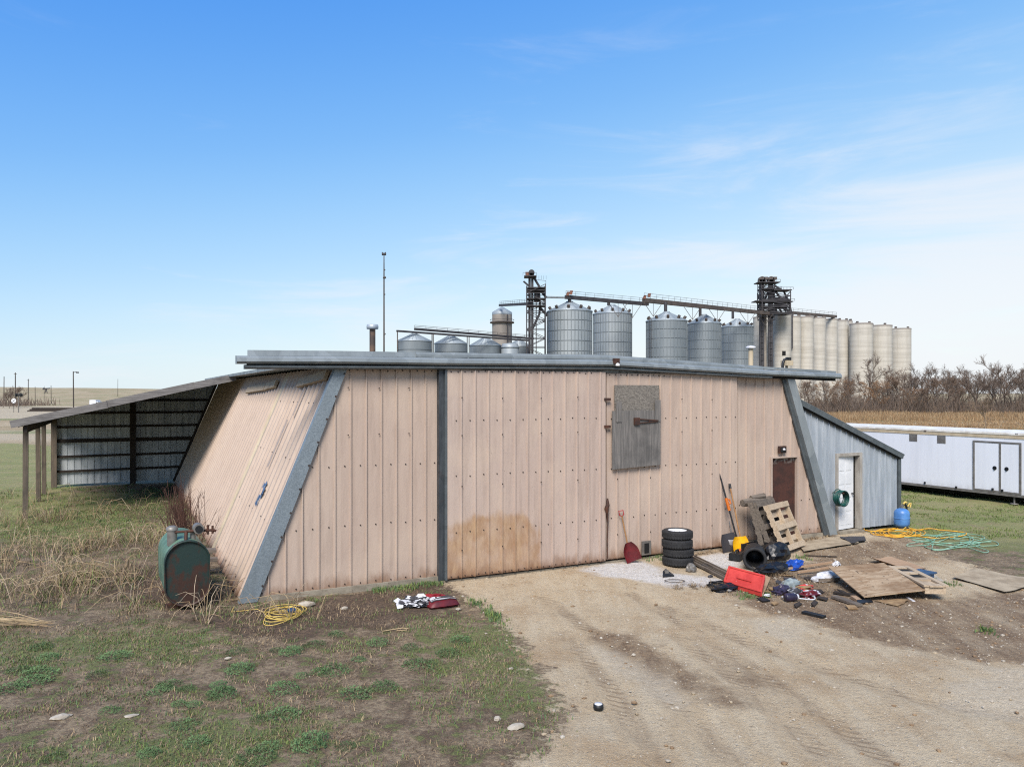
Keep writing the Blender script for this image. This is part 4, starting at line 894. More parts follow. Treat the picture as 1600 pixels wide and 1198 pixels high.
# ------------------------------------------------------------------ fuel tank
p = G(293, 951); tank = thing('fuel_tank', 'rusty green oval fuel tank with hand pump standing beside the sloping barn wall', 'fuel tank', (p.x, p.y, 0), TH + R(2))
def oval(y, w_, h, n=28, z0=.05, e=1.0):
    o = []
    for j in range(n):
        a = 2 * math.pi * j / n; r = w_ / 2
        x_ = r * math.cos(a); z_ = (h / 2 - r) * (1 if math.sin(a) > 0 else -1) + r * math.sin(a)
        o.append((x_ * e, y, z0 + h / 2 + z_ * e))
    return o
q = MB(); n_ = 28; rings = [oval(.02, .74, 1.15), oval(1.5, .74, 1.15)]; vs = sum(rings, [])
q.add(vs, [(j, (j + 1) % n_, n_ + (j + 1) % n_, n_ + j)[::-1] for j in range(n_)], 0, True); q.add(rings[1], [tuple(range(n_))]); q.build('shell', ['tankgreen'], tank)
q = MB(); R4 = [oval(.05, .76, 1.17, z0=.04), oval(-.02, .76, 1.17, z0=.04), oval(-.02, .76, 1.17, z0=.04, e=.95), oval(.02, .76, 1.17, z0=.04, e=.93)]
vs = sum(R4, []); q.add(vs, [(i * n_ + j, i * n_ + (j + 1) % n_, (i + 1) * n_ + (j + 1) % n_, (i + 1) * n_ + j) for i in range(3) for j in range(n_)], 0, True); q.add(R4[-1], [tuple(range(n_))]); q.build('end_plate', ['tankend'], tank)
zt = 1.2
q = MB(); q.cyl((-.22, .35, zt - .12), (-.22, .35, zt + .16), .085, 12, 0); q.lathe([(.1, 0), (.1, .05), (.05, .08), (0, .08)], 12, 0, Matrix.Translation((-.22, .35, zt + .15))); q.build('fill_cap', ['alu'], tank)
q = MB(); q.tube([(.12, .3, zt - .06), (.12, .3, zt + .1)], .05, 8, 0); q.cyl((.2, .12, zt + .17), (.2, .34, zt + .17), .09, 14, 0); q.cyl((.2, .10, zt + .17), (.2, .12, zt + .17), .065, 10, 1); q.tube([(.12, .3, zt + .08), (.2, .3, zt + .15)], .05, 8, 0)
q.build('hand_pump', ['alu', 'black'], tank)
q = MB(); q.tube([(-.2, .3, zt + .12), (0, .22, zt + .13), (.2, .2, zt + .13), (.45, .2, zt + .12), (.5, .2, zt + .1)], .025, 6); q.tube([(.36, .2, zt + .05), (.36, .2, zt + .22)], .022, 6); q.tube([(.44, .2, zt + .06), (.44, .2, zt + .2)], .022, 6)
q.tube([(.0, .22, zt + .14), (-.02, .1, zt - .04), (-.05, .05, zt - .1)], .03, 6); q.build('pipework', ['rusty_iron'], tank)
q = MB()
for y_ in (.25, 1.25): q.bar((-.34, y_, .02), (.34, y_, .02), .09, .10)
q.build('skid_rail', ['rusty_iron'], tank)
p = Lc(340, 893); t = bthing('wooden_trestle', 'weathered timber trestle squeezed between green tank and barn wall', 'trestle', -.15, p.y, 0)
for k, (z, l) in enumerate(((.5, .7), (.36, .85))):
    q = MB(); q.bar((-.28, .15 * k, z), (-.28 + l * .3, .5 + .15 * k - .5, z), .2, .07) if False else q.bar((-.35, k * -.25, z), (.02, k * -.25 - .02, z - .04), .26, .06); q.build('plank', ['oldwood'], t)
for y_ in (-.25, .05):
    q = MB(); q.bar((-.25, y_, -.02), (-.25, y_, .36), .09, .09, up=(0, 1, 0)); q.build('leg', ['dkwood'], t)

# ------------------------------------------------------------------ tyres
GT = 'stack of four tyres by the sliding door'
def tyre_mb():
    q = MB(); r, w_ = .335, .185
    q.lathe([(.215, 0), (.30, 0), (r - .012, .02), (r, .05), (r, w_ - .05), (r - .012, w_ - .02), (.30, w_), (.215, w_), (.205, w_ * .5), (.215, 0)], 36, 0)
    for j in range(36):
        a = 2 * math.pi * j / 36
        for z in (.03, .105): q.bar(((r - .004) * math.cos(a), (r - .004) * math.sin(a), z), ((r - .004) * math.cos(a + .06), (r - .004) * math.sin(a + .06), z + .05), .05, .016, 0, up=(math.cos(a), math.sin(a), 0))
    return q
tp = G(1059, 881)
labs = ['bottom tyre of the black stack, resting on the ground', 'second tyre from the bottom of the black stack', 'third tyre from the bottom of the black stack', 'topmost tyre of the stack, with a white wheel inside']
tm = None
for k in range(4):
    t = thing('tyre', labs[k], 'tyre', (tp.x + (0, .012, -.015, -.005)[k], tp.y + (0, .01, -.01, .015)[k], k * .192), k * .7, GT)
    if tm is None: o = tyre_mb().build('tread', ['rubber'], t); tm = o.data
    else: o = bpy.data.objects.new('tread', tm); COL.objects.link(o); o.parent = t
    q = MB(); zw = .185; q.lathe([(0, zw - .06), (.07, zw - .055), (.10, zw - .075), (.16, zw - .055), (.205, zw - .02), (.222, zw - .004), (.205, zw - .035)], 28, 0)
    for j in range(5): a = 2 * math.pi * j / 5; q.cyl((.085 * math.cos(a), .085 * math.sin(a), zw - .07), (.085 * math.cos(a), .085 * math.sin(a), zw - .045), .012, 8, 1)
    q.build('wheel', ['white' if k == 3 else 'alu', 'frame_dk'], t)

# ------------------------------------------------------------------ tools
def wallpt(px, py, t):
    k = (px - 800) / F; bx, by = P0.x - sT * t, P0.y + cT * t; s_ = (k * by - bx) / (cT - k * sT)
    return Vector((s_, t, H + (HY - py) / F * (by + sT * s_)))
def scoop(mb, base, up, side_, wd, ln, dish, mi=0, n=9, m_=7, tip=.25):
    """a dished blade: base = lower edge centre, up = unit vector along the blade, side_ = unit vector across"""
    nrm = up.cross(side_).normalized(); vs = []
    for i in range(m_):
        v = i / (m_ - 1); k = 1 - tip * max(0, (v - .55) / .45) ** 1.5
        for j in range(n):
            u_ = j / (n - 1) * 2 - 1; d = dish * (u_ * u_) + dish * .6 * v * v + (.006 if j % 2 else 0)
            vs.append(base + up * (v * ln) + side_ * (u_ * wd / 2 * k) + nrm * d)
    vs2 = [v - nrm * .008 for v in vs]; fs = [(i * n + j, i * n + j + 1, (i + 1) * n + j + 1, (i + 1) * n + j) for i in range(m_ - 1) for j in range(n - 1)]
    N_ = len(vs); mb.add(vs + vs2, fs + [tuple(x_ + N_ for x_ in f[::-1]) for f in fs], mi, True)
# red scoop by the door joint
b0 = Lc(986, 878); t = bthing('scoop_shovel', 'red plastic scoop shovel leaning upright against the sliding door', 'shovel', b0.x, b0.y, 0)
topw = wallpt(970, 797, -.2); up = (Vector((topw.x - b0.x, topw.y - b0.y, topw.z))); Ls = up.length; up.normalize(); sd_ = Vector((1, -.35, .0)); sd_ = (sd_ - up * sd_.dot(up)).normalized()
bu = (up + sd_ * -.18).normalized(); bs = (sd_ - bu * sd_.dot(bu)).normalized()
q = MB(); scoop(q, Vector((.06, -.03, .03)), bu, bs, .36, .44, -.06, tip=.55); q.build('blade', ['darkred'], t)
q = MB(); q.cyl(up * .38, up * (Ls - .12), .017, 8); q.build('shaft', ['handle'], t)
q = MB(); a = up * (Ls - .14); q.tube([a, a + up * .04 + sd_ * .05, a + up * .13 + sd_ * .05, a + up * .13 - sd_ * .05, a + up * .04 - sd_ * .05, a], .013, 6); q.build('grip', ['red'], t)
# black handled snow pusher with an orange clamp
def lean(px0, py0, px1, py1, tw):
    b_ = Lc(px0, py0); tp_ = wallpt(px1, py1, tw); v = Vector((tp_.x - b_.x, tp_.y - b_.y, tp_.z)); return b_, v
b_, v = lean(1157, 862, 1124, 739, -.1); t = bthing('snow_pusher', 'long black handled pusher with orange grip, tallest tool against the barn wall', 'snow pusher', b_.x, b_.y, 0); up = v.normalized(); L_ = v.length
q = MB(); q.cyl(up * .35, v, .02, 8); q.build('shaft', ['black'], t)
q = MB(); q.cyl(up * (L_ * .52), up * (L_ * .68), .038, 10); q.tube([up * (L_ * .6), up * (L_ * .6) + Vector((.07, -.03, .02)), up * (L_ * .66) + Vector((.07, -.03, 0)), up * (L_ * .66)], .02, 6); q.build('grip', ['orange'], t)
q = MB(); sd_ = Vector((1, .0, 0)); sd_ = (sd_ - up * sd_.dot(up)).normalized(); scoop(q, Vector((-.25, .1, .02)), up, sd_, .5, .42, -.06); q.build('blade', ['frame_dk'], t)
b_, v = lean(1157, 862, 1136, 758, -.1); b_.y -= .1; t = bthing('snow_shovel', 'yellow snow shovel with wooden handle leaning beside the pallets', 'snow shovel', b_.x, b_.y, 0); up = v.normalized()
q = MB(); q.cyl(up * .3, v, .018, 8); q.build('shaft', ['handle'], t)
q = MB(); q.cyl(v * .96, v * 1.03, .03, 8); q.build('grip', ['black'], t)
q = MB(); sd_ = Vector((1, -.1, 0)); sd_ = (sd_ - up * sd_.dot(up)).normalized(); scoop(q, Vector((-.1, 0, .02)), up, sd_, .46, .36, -.07, tip=.3); q.build('blade', ['yellow'], t)
b_, v = lean(1152, 860, 1139, 790, -.1); t = bthing('garden_rake', 'thin grey handled rake standing behind the yellow snow shovel', 'rake', b_.x + .02, b_.y + .12, 0); up = v.normalized()
q = MB(); q.cyl(up * .1, v, .014, 8); q.build('shaft', ['greywood'], t)
q = MB(); q.bar(up * .1 + Vector((-.18, 0, 0)), up * .1 + Vector((.18, 0, 0)), .025)
for k in range(9): q.bar(up * .1 + Vector((-.18 + k * .045, 0, 0)), up * .1 + Vector((-.18 + k * .045, -.06, -.03)), .008)
q.build('rake_head', ['rusty_iron'], t)
# cone shaped sheet of dark plastic behind the tools
p = Lc(1143, 852); t = bthing('folded_tarp', 'dark grey folded tarp slumped against the wall behind the shovels', 'tarp', p.x, p.y + .22, 0)
q = MB(); q.blob((0, 0, .3), .26, .16, .62, .35, 1.6, 5); q.build('cloth_fold', ['blackbag'], t)

# ------------------------------------------------------------------ pallets
GP = 'wooden pallets leaning by the service door'
def pallet(mt, name, label, O, ex, ey, wd, ln):
    ez = ex.cross(ey).normalized()
    t = thing(name, label, 'pallet', O, 0, GP)
    def brd(mb, x0, x1, y0, y1, z0, z1):
        v = [ex * x_ + ey * y_ + ez * z_ for z_ in (z0, z1) for x_, y_ in ((x0, y0), (x1, y0), (x1, y1), (x0, y1))]
        mb.add(v, [(3, 2, 1, 0), (4, 5, 6, 7), (0, 1, 5, 4), (1, 2, 6, 5), (2, 3, 7, 6), (3, 0, 4, 7)])
    for k, x_ in enumerate((0, wd / 2 - .02, wd - .04)):
        q = MB(); brd(q, x_, x_ + .04, .003, ln - .003, .02, .125); q.build('stringer', [mt], t)
    for k in range(3):
        y_ = (ln - .13) * k / 2; q = MB(); brd(q, -.004, wd + .004, y_, y_ + .13, .125, .143); q.build('deck_board', [mt], t)
    for k in range(6):
        y_ = (ln - .10) * k / 5; q = MB(); brd(q, -.004, wd + .004, y_ + rnd.uniform(-.01, .01), y_ + .12, .002, .02); q.build('deck_board', [mt], t)
    return t
O = G(1222, 866); BR_ = G(1257, 853); ex = (BR_ - O); ex.z = 0; ex.normalize()
ey = Vector((-.40, .24, 1.02)); ey = (ey - ex * ey.dot(ex)).normalized()
ez = ex.cross(ey).normalized()
pallet('pallet', 'wooden_pallet', 'pale clean pallet at the front of the leaning pallets', O + Vector((0, 0, .03)), ex, ey, 1.10, 1.14)
ey2 = (ey + ez * -.0 + Vector((0, 0, .12))).normalized(); ey2 = (ey2 - ex * ey2.dot(ex)).normalized()
pallet('pallet_old', 'wooden_pallet', 'dark weathered pallet leaning right behind the pale one', O - ez * .26 + Vector((-.06, .02, 0)) * 1.0 + ex * -.05 + Vector((0, 0, .10)), ex, ey2, 1.0, 1.22)
ey3 = (ey2 + Vector((.06, 0, .18))).normalized(); ey3 = (ey3 - ex * ey3.dot(ex)).normalized()
pallet('pallet_old', 'wooden_pallet', 'dark grey pallet nearest the wall tools, last of the leaning pallets', O - ez * .50 + ex * -.10 + Vector((-.02, 0, .18)), ex, ey3, 1.0, 1.22)
a, b_ = wallpt(1160, 786, -.35), wallpt(1204, 780, -.3); t = bthing('timber_log', 'rough split timber laid across the tops of the old pallets', 'timber', a.x, a.y, a.z)
q = MB(); d = b_ - a; q.tube([Vector((0, 0, 0)), d * .35 + Vector((0, 0, .01)), d * .7, d], [.09, .11, .08, .10], 8, sm=False); q.tube([d * .3 + Vector((0, 0, .1)), d * .75 + Vector((0, -.02, .12))], [.06, .07], 7, sm=False); q.build('log', ['oldwood'], t)

# ------------------------------------------------------------------ black things
p = Lc(1140, 860); t = bthing('white_bucket', 'small dirty white bucket at the foot of the yellow snow shovel', 'bucket', p.x, p.y, 0)
q = MB(); q.lathe([(0, .0), (.11, 0), (.14, .27), (.145, .28), (.13, .28), (.10, .02), (0, .02)], 20, 0); q.build('shell', ['whiteplastic'], t)
q = MB(); q.tube([(-.14, 0, .26), (-.1, -.11, .18), (0, -.15, .14), (.1, -.11, .18), (.14, 0, .26)], .005, 5); q.build('bail', ['alu'], t)
p = Lc(1152, 873); t = bthing('jerry_can', 'flat black jerry can lying in front of the white bucket', 'jerry can', p.x, p.y, 0, .5)
q = MB(); q.slab([(-.2, -.12, .15), (.14, -.13, .16), (.22, -.05, .15), (.22, .1, .15), (-.2, .13, .15)], .15); q.build('shell', ['black'], t)
q = MB(); q.tube([(-.12, 0, .15), (-.1, 0, .21), (.06, 0, .21), (.09, 0, .15)], .018, 6); q.build('handle', ['black'], t); q = MB(); q.cyl((.16, 0, .14), (.21, 0, .19), .03, 8); q.build('cap', ['orange'], t)
p = Lc(1180, 889); t = bthing('black_drum', 'black plastic drum on its side with its open end facing the yard', 'drum', p.x + .08, p.y + .1, .24, -.75)
mx = Matrix.Rotation(R(90), 4, 'X')
q = MB(); q.lathe([(.15, -.42), (.23, -.42), (.24, -.30), (.225, -.1), (.24, .05), (.24, .22), (.19, .23), (.18, .20), (.17, -.3), (0, -.32)], 28, 0, mx @ Matrix.Scale(1, 4)); q.build('shell', ['black'], t)
q = MB(); q.lathe([(.19, .21), (.25, .21), (.25, .255), (.19, .255), (.19, .21)], 28, 0, mx); q.build('rim', ['rubber'], t)
p = Lc(1178, 868); t = bthing('plastic_crate', 'black slatted plastic crate in front of the old pallets', 'crate', p.x + .18, p.y + .1, 0, .3)
q = MB(); w_, d_, h = .30, .2, .26
for k in range(5):
    z = .02 + k * .05
    for y_ in (-d_, d_): q.box(-w_, w_, y_ - .01, y_ + .01, z, z + .035)
    for x_ in (-w_, w_): q.box(x_ - .01, x_ + .01, -d_ + .011, d_ - .011, z, z + .035)
for x_ in (-w_, w_):
    for y_ in (-d_, d_): q.box(x_ - .022, x_ + .022, y_ - .022, y_ + .022, 0, h)
q.box(-w_ + .02, w_ - .02, -d_ + .02, d_ - .02, .0, .015); q.build('shell', ['black'], t)
p = Lc(1213, 880); o = MB(); o.blob((0, 0, .22), .36, .24, .27, .3, 1.8, 11); tag(o.build('black_sack', ['blackbag'], None, W(p.x, p.y, 0), TH), 'bulging black rubbish sack below the pale pallet', 'sack')
p = Lc(1206, 897); o = MB(); o.blob((0, 0, .1), .42, .2, .14, .4, 2.6, 17); tag(o.build('black_sheeting', ['blackbag'], None, W(p.x, p.y, 0), TH), 'crumpled black sheeting between the drum and the red lid', 'sheeting')
p = Lc(1241, 889); o = MB(); o.blob((0, 0, .07), .22, .14, .13, .5, 3.0, 23); tag(o.build('blue_tarp', ['blue'], None, W(p.x, p.y, 0), TH), 'bright blue crumpled tarp beside the black sack', 'tarp')
p = Lc(1158, 919); o = MB(); o.blob((0, 0, .03), .34, .16, .09, .4, 3, 29); tag(o.build('black_hose_heap', ['blackbag'], None, W(p.x - .35, p.y + .05, 0), TH), 'flat black plastic heap in front of the red lid', 'plastic heap')
# two channel irons and the red lid
for k, (a, b_, lab) in enumerate((((1082, 871), (1158, 908), 'long steel channel nearest the barn, running from tyres to red lid'), ((1079, 877), (1150, 914), 'long steel channel nearest the yard, running from tyres to red lid'))):
    A_, B_ = G(*a), G(*b_); d = B_ - A_; t = thing('steel_channel', lab, 'channel', (A_.x, A_.y, .01), math.atan2(d.y, d.x), 'steel channels on the ground'); q = MB(); l = d.length
    q.box(0, l, -.06, .06, 0, .02); q.box(0, l, -.06, -.045, .021, .05); q.box(0, l, .045, .06, .021, .05); q.build('channel_profile', ['oldwood'], t)
c_ = [G(1139, 884, .34), G(1196, 899, .30), G(1190, 925, .08), G(1131, 908, .10)]
o0 = c_[3].copy(); o0.z = 0; t = thing('red_lid', 'faded red plastic lid tilted up against the steel channels', 'lid', o0)
q = MB(); top = [v - o0 for v in c_][::-1]; q.slab(top, .09)
e1, e2 = top[1] - top[0], top[3] - top[0]; nrm = e1.cross(e2).normalized(); 
for u0, u1, v0, v1 in ((.0, 1, .0, .07), (.0, 1, .93, 1), (0, .05, .07, .93), (.95, 1, .07, .93), (.3, .7, .42, .5)):
    f4 = lambda u_, v_: top[0] + e1 * u_ + e2 * v_ + (top[2] - top[1] - e2) * u_ * v_ + nrm * .022
    q.slab([f4(u0, v0), f4(u1, v0), f4(u1, v1), f4(u0, v1)], .024)
ob = q.build('shell', ['redplastic'], t)
bv = ob.modifiers.new('bevel', 'BEVEL'); bv.width = .012; bv.segments = 2
q = MB(); c_ = [G(1160, 917, .02), G(1192, 930, .02), G(1204, 902, .10), G(1196, 898, .12)]
o0 = c_[0].copy(); o0.z = 0; t = thing('board_offcut', 'pale thin board showing under the red lid', 'board', o0); q.slab([v - o0 for v in c_], .02); q.build('board', ['tanboard'], t)

# ------------------------------------------------------------------ sheets and boards on the ground
def sheet(name, label, cat, px4, th, mt, part='board', group=None, wav=0):
    c_ = [G(*v) for v in px4]; o0 = Vector((sum(v.x for v in c_) / len(c_), sum(v.y for v in c_) / len(c_), 0)); q = MB()
    if wav:
        n_ = 10; vs = []
        for i in range(n_ + 1):
            for j in range(n_ + 1):
                u_, v_ = i / n_, j / n_; p_ = c_[0].lerp(c_[1], u_).lerp(c_[3].lerp(c_[2], u_), v_) - o0
                vs.append(p_ + Vector((mnoise.noise((u_ * 3, v_ * 3, wav)) * .03, mnoise.noise((u_ * 3, v_ * 3, wav + 5)) * .03, .02 * mnoise.noise((u_ * 3, v_ * 3, wav + 9)) + (.05 * max(0, .16 - u_) / .16 if wav > 50 else 0))))
        q.add(vs + [v - Vector((0, 0, th)) for v in vs], [f for i in range(n_) for j in range(n_) for f in ((i * (n_ + 1) + j, (i + 1) * (n_ + 1) + j, (i + 1) * (n_ + 1) + j + 1, i * (n_ + 1) + j + 1)[::-1], tuple(k + (n_ + 1) ** 2 for k in (i * (n_ + 1) + j, (i + 1) * (n_ + 1) + j, (i + 1) * (n_ + 1) + j + 1, i * (n_ + 1) + j + 1)))])
    else: q.slab([v - o0 for v in c_][::-1], th)
    o = q.build(name, [mt], None, o0); return tag(o, label, cat, group)
sheet('plywood_sheet', 'large peeling plywood sheet propped over the rubbish on the right', 'plywood', [(1294, 885, .30), (1381, 879, .36), (1446, 921, .20), (1350, 932, .08)], .018, 'ply')
# long crate under it
A_, B_ = G(1388, 882, .3), G(1447, 912, .3); d = B_ - A_; t = thing('wooden_crate', 'low wooden crate with square dark openings under the plywood edge', 'crate', (A_.x, A_.y, 0), math.atan2(d.y, d.x)); l = d.length
q = MB(); q.box(0, l, -.02, .36, .12, .25); q.build('crate_body', ['pallet'], t)
q = MB(); q.box(-.02, l + .02, -.05, .05, .251, .285); q.box(-.02, l + .02, .30, .40, .251, .285)
for x_ in (0, l * .3, l * .62, l - .12): q.box(x_, x_ + .16, .051, .299, .251, .28)
q.build('slat_top', ['pallet'], t)
for x_ in (.17, l * .3 + .17, ):
    q = MB(); q.box(x_, x_ + l * .3 - .18, .055, .295, .2501, .256); q.build('shade_plate', ['dark'], t)  # near-black plates on the solid top paint in the shade of holes
p = G(1442, 916); t = thing('blue_bin', 'dark blue plastic bin tipped at the end of the crate', 'bin', (p.x + .05, p.y + .1, 0), .6)
q = MB(); q.box(-.13, .17, -.15, .15, .02, .24); ob = q.build('shell', ['navy'], t); bv = ob.modifiers.new('bevel', 'BEVEL'); bv.width = .03; bv.segments = 2
q = MB(); q.box(-.16, .2, -.18, .18, .241, .27); q.build('rim', ['navy'], t)
sheet('tan_panel', 'tan hardboard panel with a curled end behind the plywood sheet', 'panel', [(1358, 873, .06), (1393, 869, .05), (1448, 887, .03), (1412, 891, .03)], .012, 'tanboard', wav=51)
sheet('grey_board', 'pale grey board right of the wooden crate', 'board', [(1436, 895, .03), (1455, 893, .03), (1475, 907, .03), (1440, 910, .03)], .02, 'stone')
sheet('concrete_slab', 'tan concrete slab in front of the rusty service door', 'slab', [(1246, 848, .035), (1312, 836, .035), (1342, 847, .035), (1256, 861, .035)], .1, 'slab', wav=3)
sheet('door_mat', 'thin dark mat lying before the white shed door', 'mat', [(1312, 838, .05), (1350, 837, .05), (1354, 843, .05), (1330, 848, .05)], .012, 'frame_dk', wav=6)
sheet('stone_slab', 'broken flat concrete slab at the right edge of the yard', 'slab', [(1488, 901, .03), (1522, 887, .03), (1640, 908, .03), (1570, 924, .03)], .12, 'slab', wav=9)
sheet('cardboard_piece', 'torn brown cardboard in front of the plywood sheet', 'cardboard', [(1366, 938, .02), (1408, 935, .03), (1420, 938, .04), (1402, 946, .02)], .008, 'cardboard', wav=12)
def stick(name, label, a, b_, w_, h, mt, z=.0, za=0, zb=0, group=None):
    A_, B_ = G(*a), G(*b_); q = MB(); d = B_ - A_; q.bar((0, 0, h / 2 + za), (d.x, d.y, h / 2 + zb), w_, h); return tag(q.build(name, [mt], None, (A_.x, A_.y, z)), label, 'plank', group)
GB_ = 'loose planks around the plywood'
stick('plank', 'short brown plank lying in front of the plywood sheet', (1303, 933), (1343, 947), .14, .04, 'oldwood', group=GB_)
stick('plank', 'dark plank half under the near edge of the plywood', (1303, 926), (1352, 934), .10, .035, 'dkwood', group=GB_)
stick('plank', 'yellowish stub of wood beside the short brown plank', (1333, 934), (1342, 940), .1, .05, 'tanboard', group=GB_)
stick('plank', 'black broken strip lying alone on the pale gravel', (1255, 957), (1288, 965), .12, .035, 'black', group=GB_)
stick('plank', 'long thin batten just above the white plastic sack', (1229, 892), (1300, 886), .04, .04, 'tanboard', 0, .03, .09, GB_)
stick('plank', 'second thin batten between blue tarp and plywood', (1246, 897), (1300, 891), .04, .04, 'tanboard', 0, .02, .06, GB_)
stick('plank', 'third thin batten touching the white plastic sack', (1252, 903), (1304, 897), .05, .04, 'oldwood', 0, .0, .03, GB_)
stick('plank', 'small rail propping the white plastic sack', (1280, 910), (1312, 908), .05, .06, 'oldwood', 0, .02, .02, GB_)
stick('plank', 'thin dark stick on bare soil below the concrete slab', (1258, 868), (1308, 870), .03, .02, 'dkwood', group=GB_)
stick('plank', 'white chipped splinter beside the torn cardboard', (1418, 934), (1428, 940), .05, .02, 'whiteplastic', group=GB_)

# ------------------------------------------------------------------ litter
def litter(name, label, cat, px, py, sx, sy, sz, mt, seed, amp=.4, fr=2.2, z=None, rz=0, group=None, mis=None, sub=3):
    p = G(px, py); q = MB(); q.blob((0, 0, sz * .4), sx, sy, sz, amp, fr, seed, 0, sub, False, mis); return tag(q.build(name, mt if isinstance(mt, list) else [mt], None, (p.x, p.y, 0), TH + rz), label, cat, group)
litter('white_sack', 'limp white plastic sack next to the plywood sheet', 'sack', 1292, 906, .34, .15, .13, 'whiteplastic', 31, .3)
litter('paper_scrap', 'small black and white scrap above the plywood corner', 'scrap', 1307, 884, .1, .07, .07, ['whiteplastic', 'black'], 33, .5, 3, mis=(9, 0, 1, 0))
litter('plastic_bag', 'grey see-through plastic bag at the top of the litter heap', 'bag', 1235, 917, .24, .13, .11, 'glassy', 35)
litter('litter_bundle', 'dark violet and white crumpled wrapper in the litter heap', 'wrapper', 1221, 926, .2, .1, .11, ['purple', 'whiteplastic', 'darkred'], 37, .5, 2.5, mis=(6, 0, 0, 1))
litter('litter_bundle', 'red and white crumpled carton at the right of the litter heap', 'carton', 1266, 932, .2, .12, .09, ['darkred', 'whiteplastic', 'darkred'], 39, .5, 2.5, mis=(6, 0, 1, 2))
litter('litter_bundle', 'black and grey crumpled bag in the middle of the litter heap', 'bag', 1243, 930, .18, .1, .1, ['black', 'greyplastic', 'frame_dk'], 41, .5, 2.5, mis=(5, 0, 1, 2))
litter('litter_bundle', 'brownish torn packaging behind the red and white carton', 'packaging', 1256, 922, .22, .12, .08, ['cardboard', 'redplastic', 'whiteplastic'], 43, .5, 2.5, mis=(5, 0, 1, 2))
litter('white_scrap', 'tiny white scrap left of the litter heap', 'scrap', 1199, 931, .07, .05, .03, 'whiteplastic', 45, .5, sub=2)
p = G(1227, 939); t = thing('dark_jar', 'dark violet jar lying in front of the litter heap', 'jar', (p.x, p.y, .07), .2)
q = MB(); q.lathe([(0, 0), (.07, 0), (.075, .02), (.075, .17), (.05, .2), (.05, .22)], 16, 0, Matrix.Rotation(R(90), 4, 'Y')); q.build('glass', ['purple'], t); q = MB(); q.lathe([(.055, .22), (.055, .25), (0, .25)], 16, 0, Matrix.Rotation(R(90), 4, 'Y')); q.build('lid', ['whiteplastic'], t)
p = G(1250, 937); q = MB(); pts = [(.3 * math.cos(a), .12 * math.sin(a) + .03 * math.sin(3 * a), .03 + .015 * math.sin(2 * a)) for a in np.linspace(2.6, 6.6, 26)]; q.tube(pts, .014, 6); tag(q.build('white_cable', ['whiteplastic'], None, (p.x, p.y + .08, 0)), 'white bent cable curving under the litter heap', 'cable')
p = G(1043, 900); q = MB(); q.slab([(-.13, -.06, .02), (.12, -.07, .02), (.15, .02, .02), (.0, .09, .14), (-.08, .06, .1)], .02); q.box(-.05, .03, .0, .05, .021, .12, 1); tag(q.build('plastic_bracket', ['black', 'alu'], None, (p.x, p.y, 0), .2), 'small bent black bracket on the white salt stain', 'bracket')
litter('lamp_housing', 'silver crumpled lamp housing leaning at the foot of the tyres', 'housing', 1080, 892, .11, .1, .12, 'alu', 47, .3)
p = G(1054, 908); q = MB(); q.tube([(.20 * math.cos(a), .11 * math.sin(a), .015) for a in np.linspace(0, 6.28, 30)[:-1]], .008, 5, closed=True); tag(q.build('wire_loop', ['frame_br'], None, (p.x, p.y, 0)), 'thin wire loop lying on the salt stain', 'wire')
p = G(1133, 917); q = MB(); pts = [((.30 + .06 * math.sin(a * .37)) * math.cos(a), (.17 + .04 * math.cos(a * .51)) * math.sin(a), .03 + .02 * math.sin(a * 1.7) + a * .001) for a in np.linspace(0, 40, 220)]; q.tube(pts, .013, 5); tag(q.build('black_hose', ['black'], None, (p.x, p.y, 0)), 'loosely coiled black hose left of the red lid', 'hose')
litter('pebble', 'small dark lump on gravel near the coiled black hose', 'lump', 1110, 901, .06, .04, .03, 'frame_dk', 49, .4, sub=2)
rs = random.Random(8)
for i, (px, py) in enumerate([(1192, 938), (1206, 921), (1216, 911), (1234, 906), (1262, 916), (1276, 925), (1284, 936), (1272, 944), (1316, 926), (1330, 950), (1350, 941), (1186, 925), (1148, 912), (1246, 946), (1100, 884), (1210, 944), (1228, 900), (1262, 905)]):
    A_ = G(px, py); q = MB(); l = rs.uniform(.08, .22); w_ = rs.uniform(.03, .09)
    q.slab([(-l, -w_, .03), (l * .7, -w_ * 1.2, .02), (l, w_ * .6, .035), (-l * .6, w_, .05)], .018)
    tag(q.build('scrap', [rs.choice(['dkwood', 'black', 'oldwood', 'frame_dk', 'cardboard', 'dkwood'])], None, (A_.x, A_.y, 0), rs.uniform(0, 3)), 'small flat scrap of wood or plastic strewn on the soil around the litter heap', 'scrap', 'scraps strewn around the litter heap')
# sacks on the left lawn
t = None
p = G(652, 947); t = thing('torn_feed_bag', 'torn white and black feed bag crumpled on the dirt', 'bag', (p.x, p.y, 0), .2)
q = MB(); q.blob((0, 0, .07), .28, .15, .10, .55, 2.6, 51, 0, 4, False, (7, 0, 1, 2)); q.build('sack_body', ['black', 'whiteplastic', 'frame_dk'], t)
for pts in ([(-.24, .0, .1), (-.34, .05, .16), (-.42, .02, .12), (-.34, -.08, .08)], [(-.24, -.02, .1), (-.26, -.16, .04), (-.36, -.18, .03), (-.38, -.08, .09)], [(.2, .02, .14), (.26, -.14, .02), (.21, -.15, .02), (.15, .0, .15)], [(.0, .1, .14), (.16, .02, .17), (.12, .1, .2), (.02, .14, .19)]):
    q = MB(); q.slab(pts, .006); q.build('torn_flap', ['whiteplastic'], t)
p = G(690, 945); t = thing('feed_bag', 'red feed bag with black and white panel beside the torn white bag', 'bag', (p.x, p.y, 0), R(28))
import bmesh
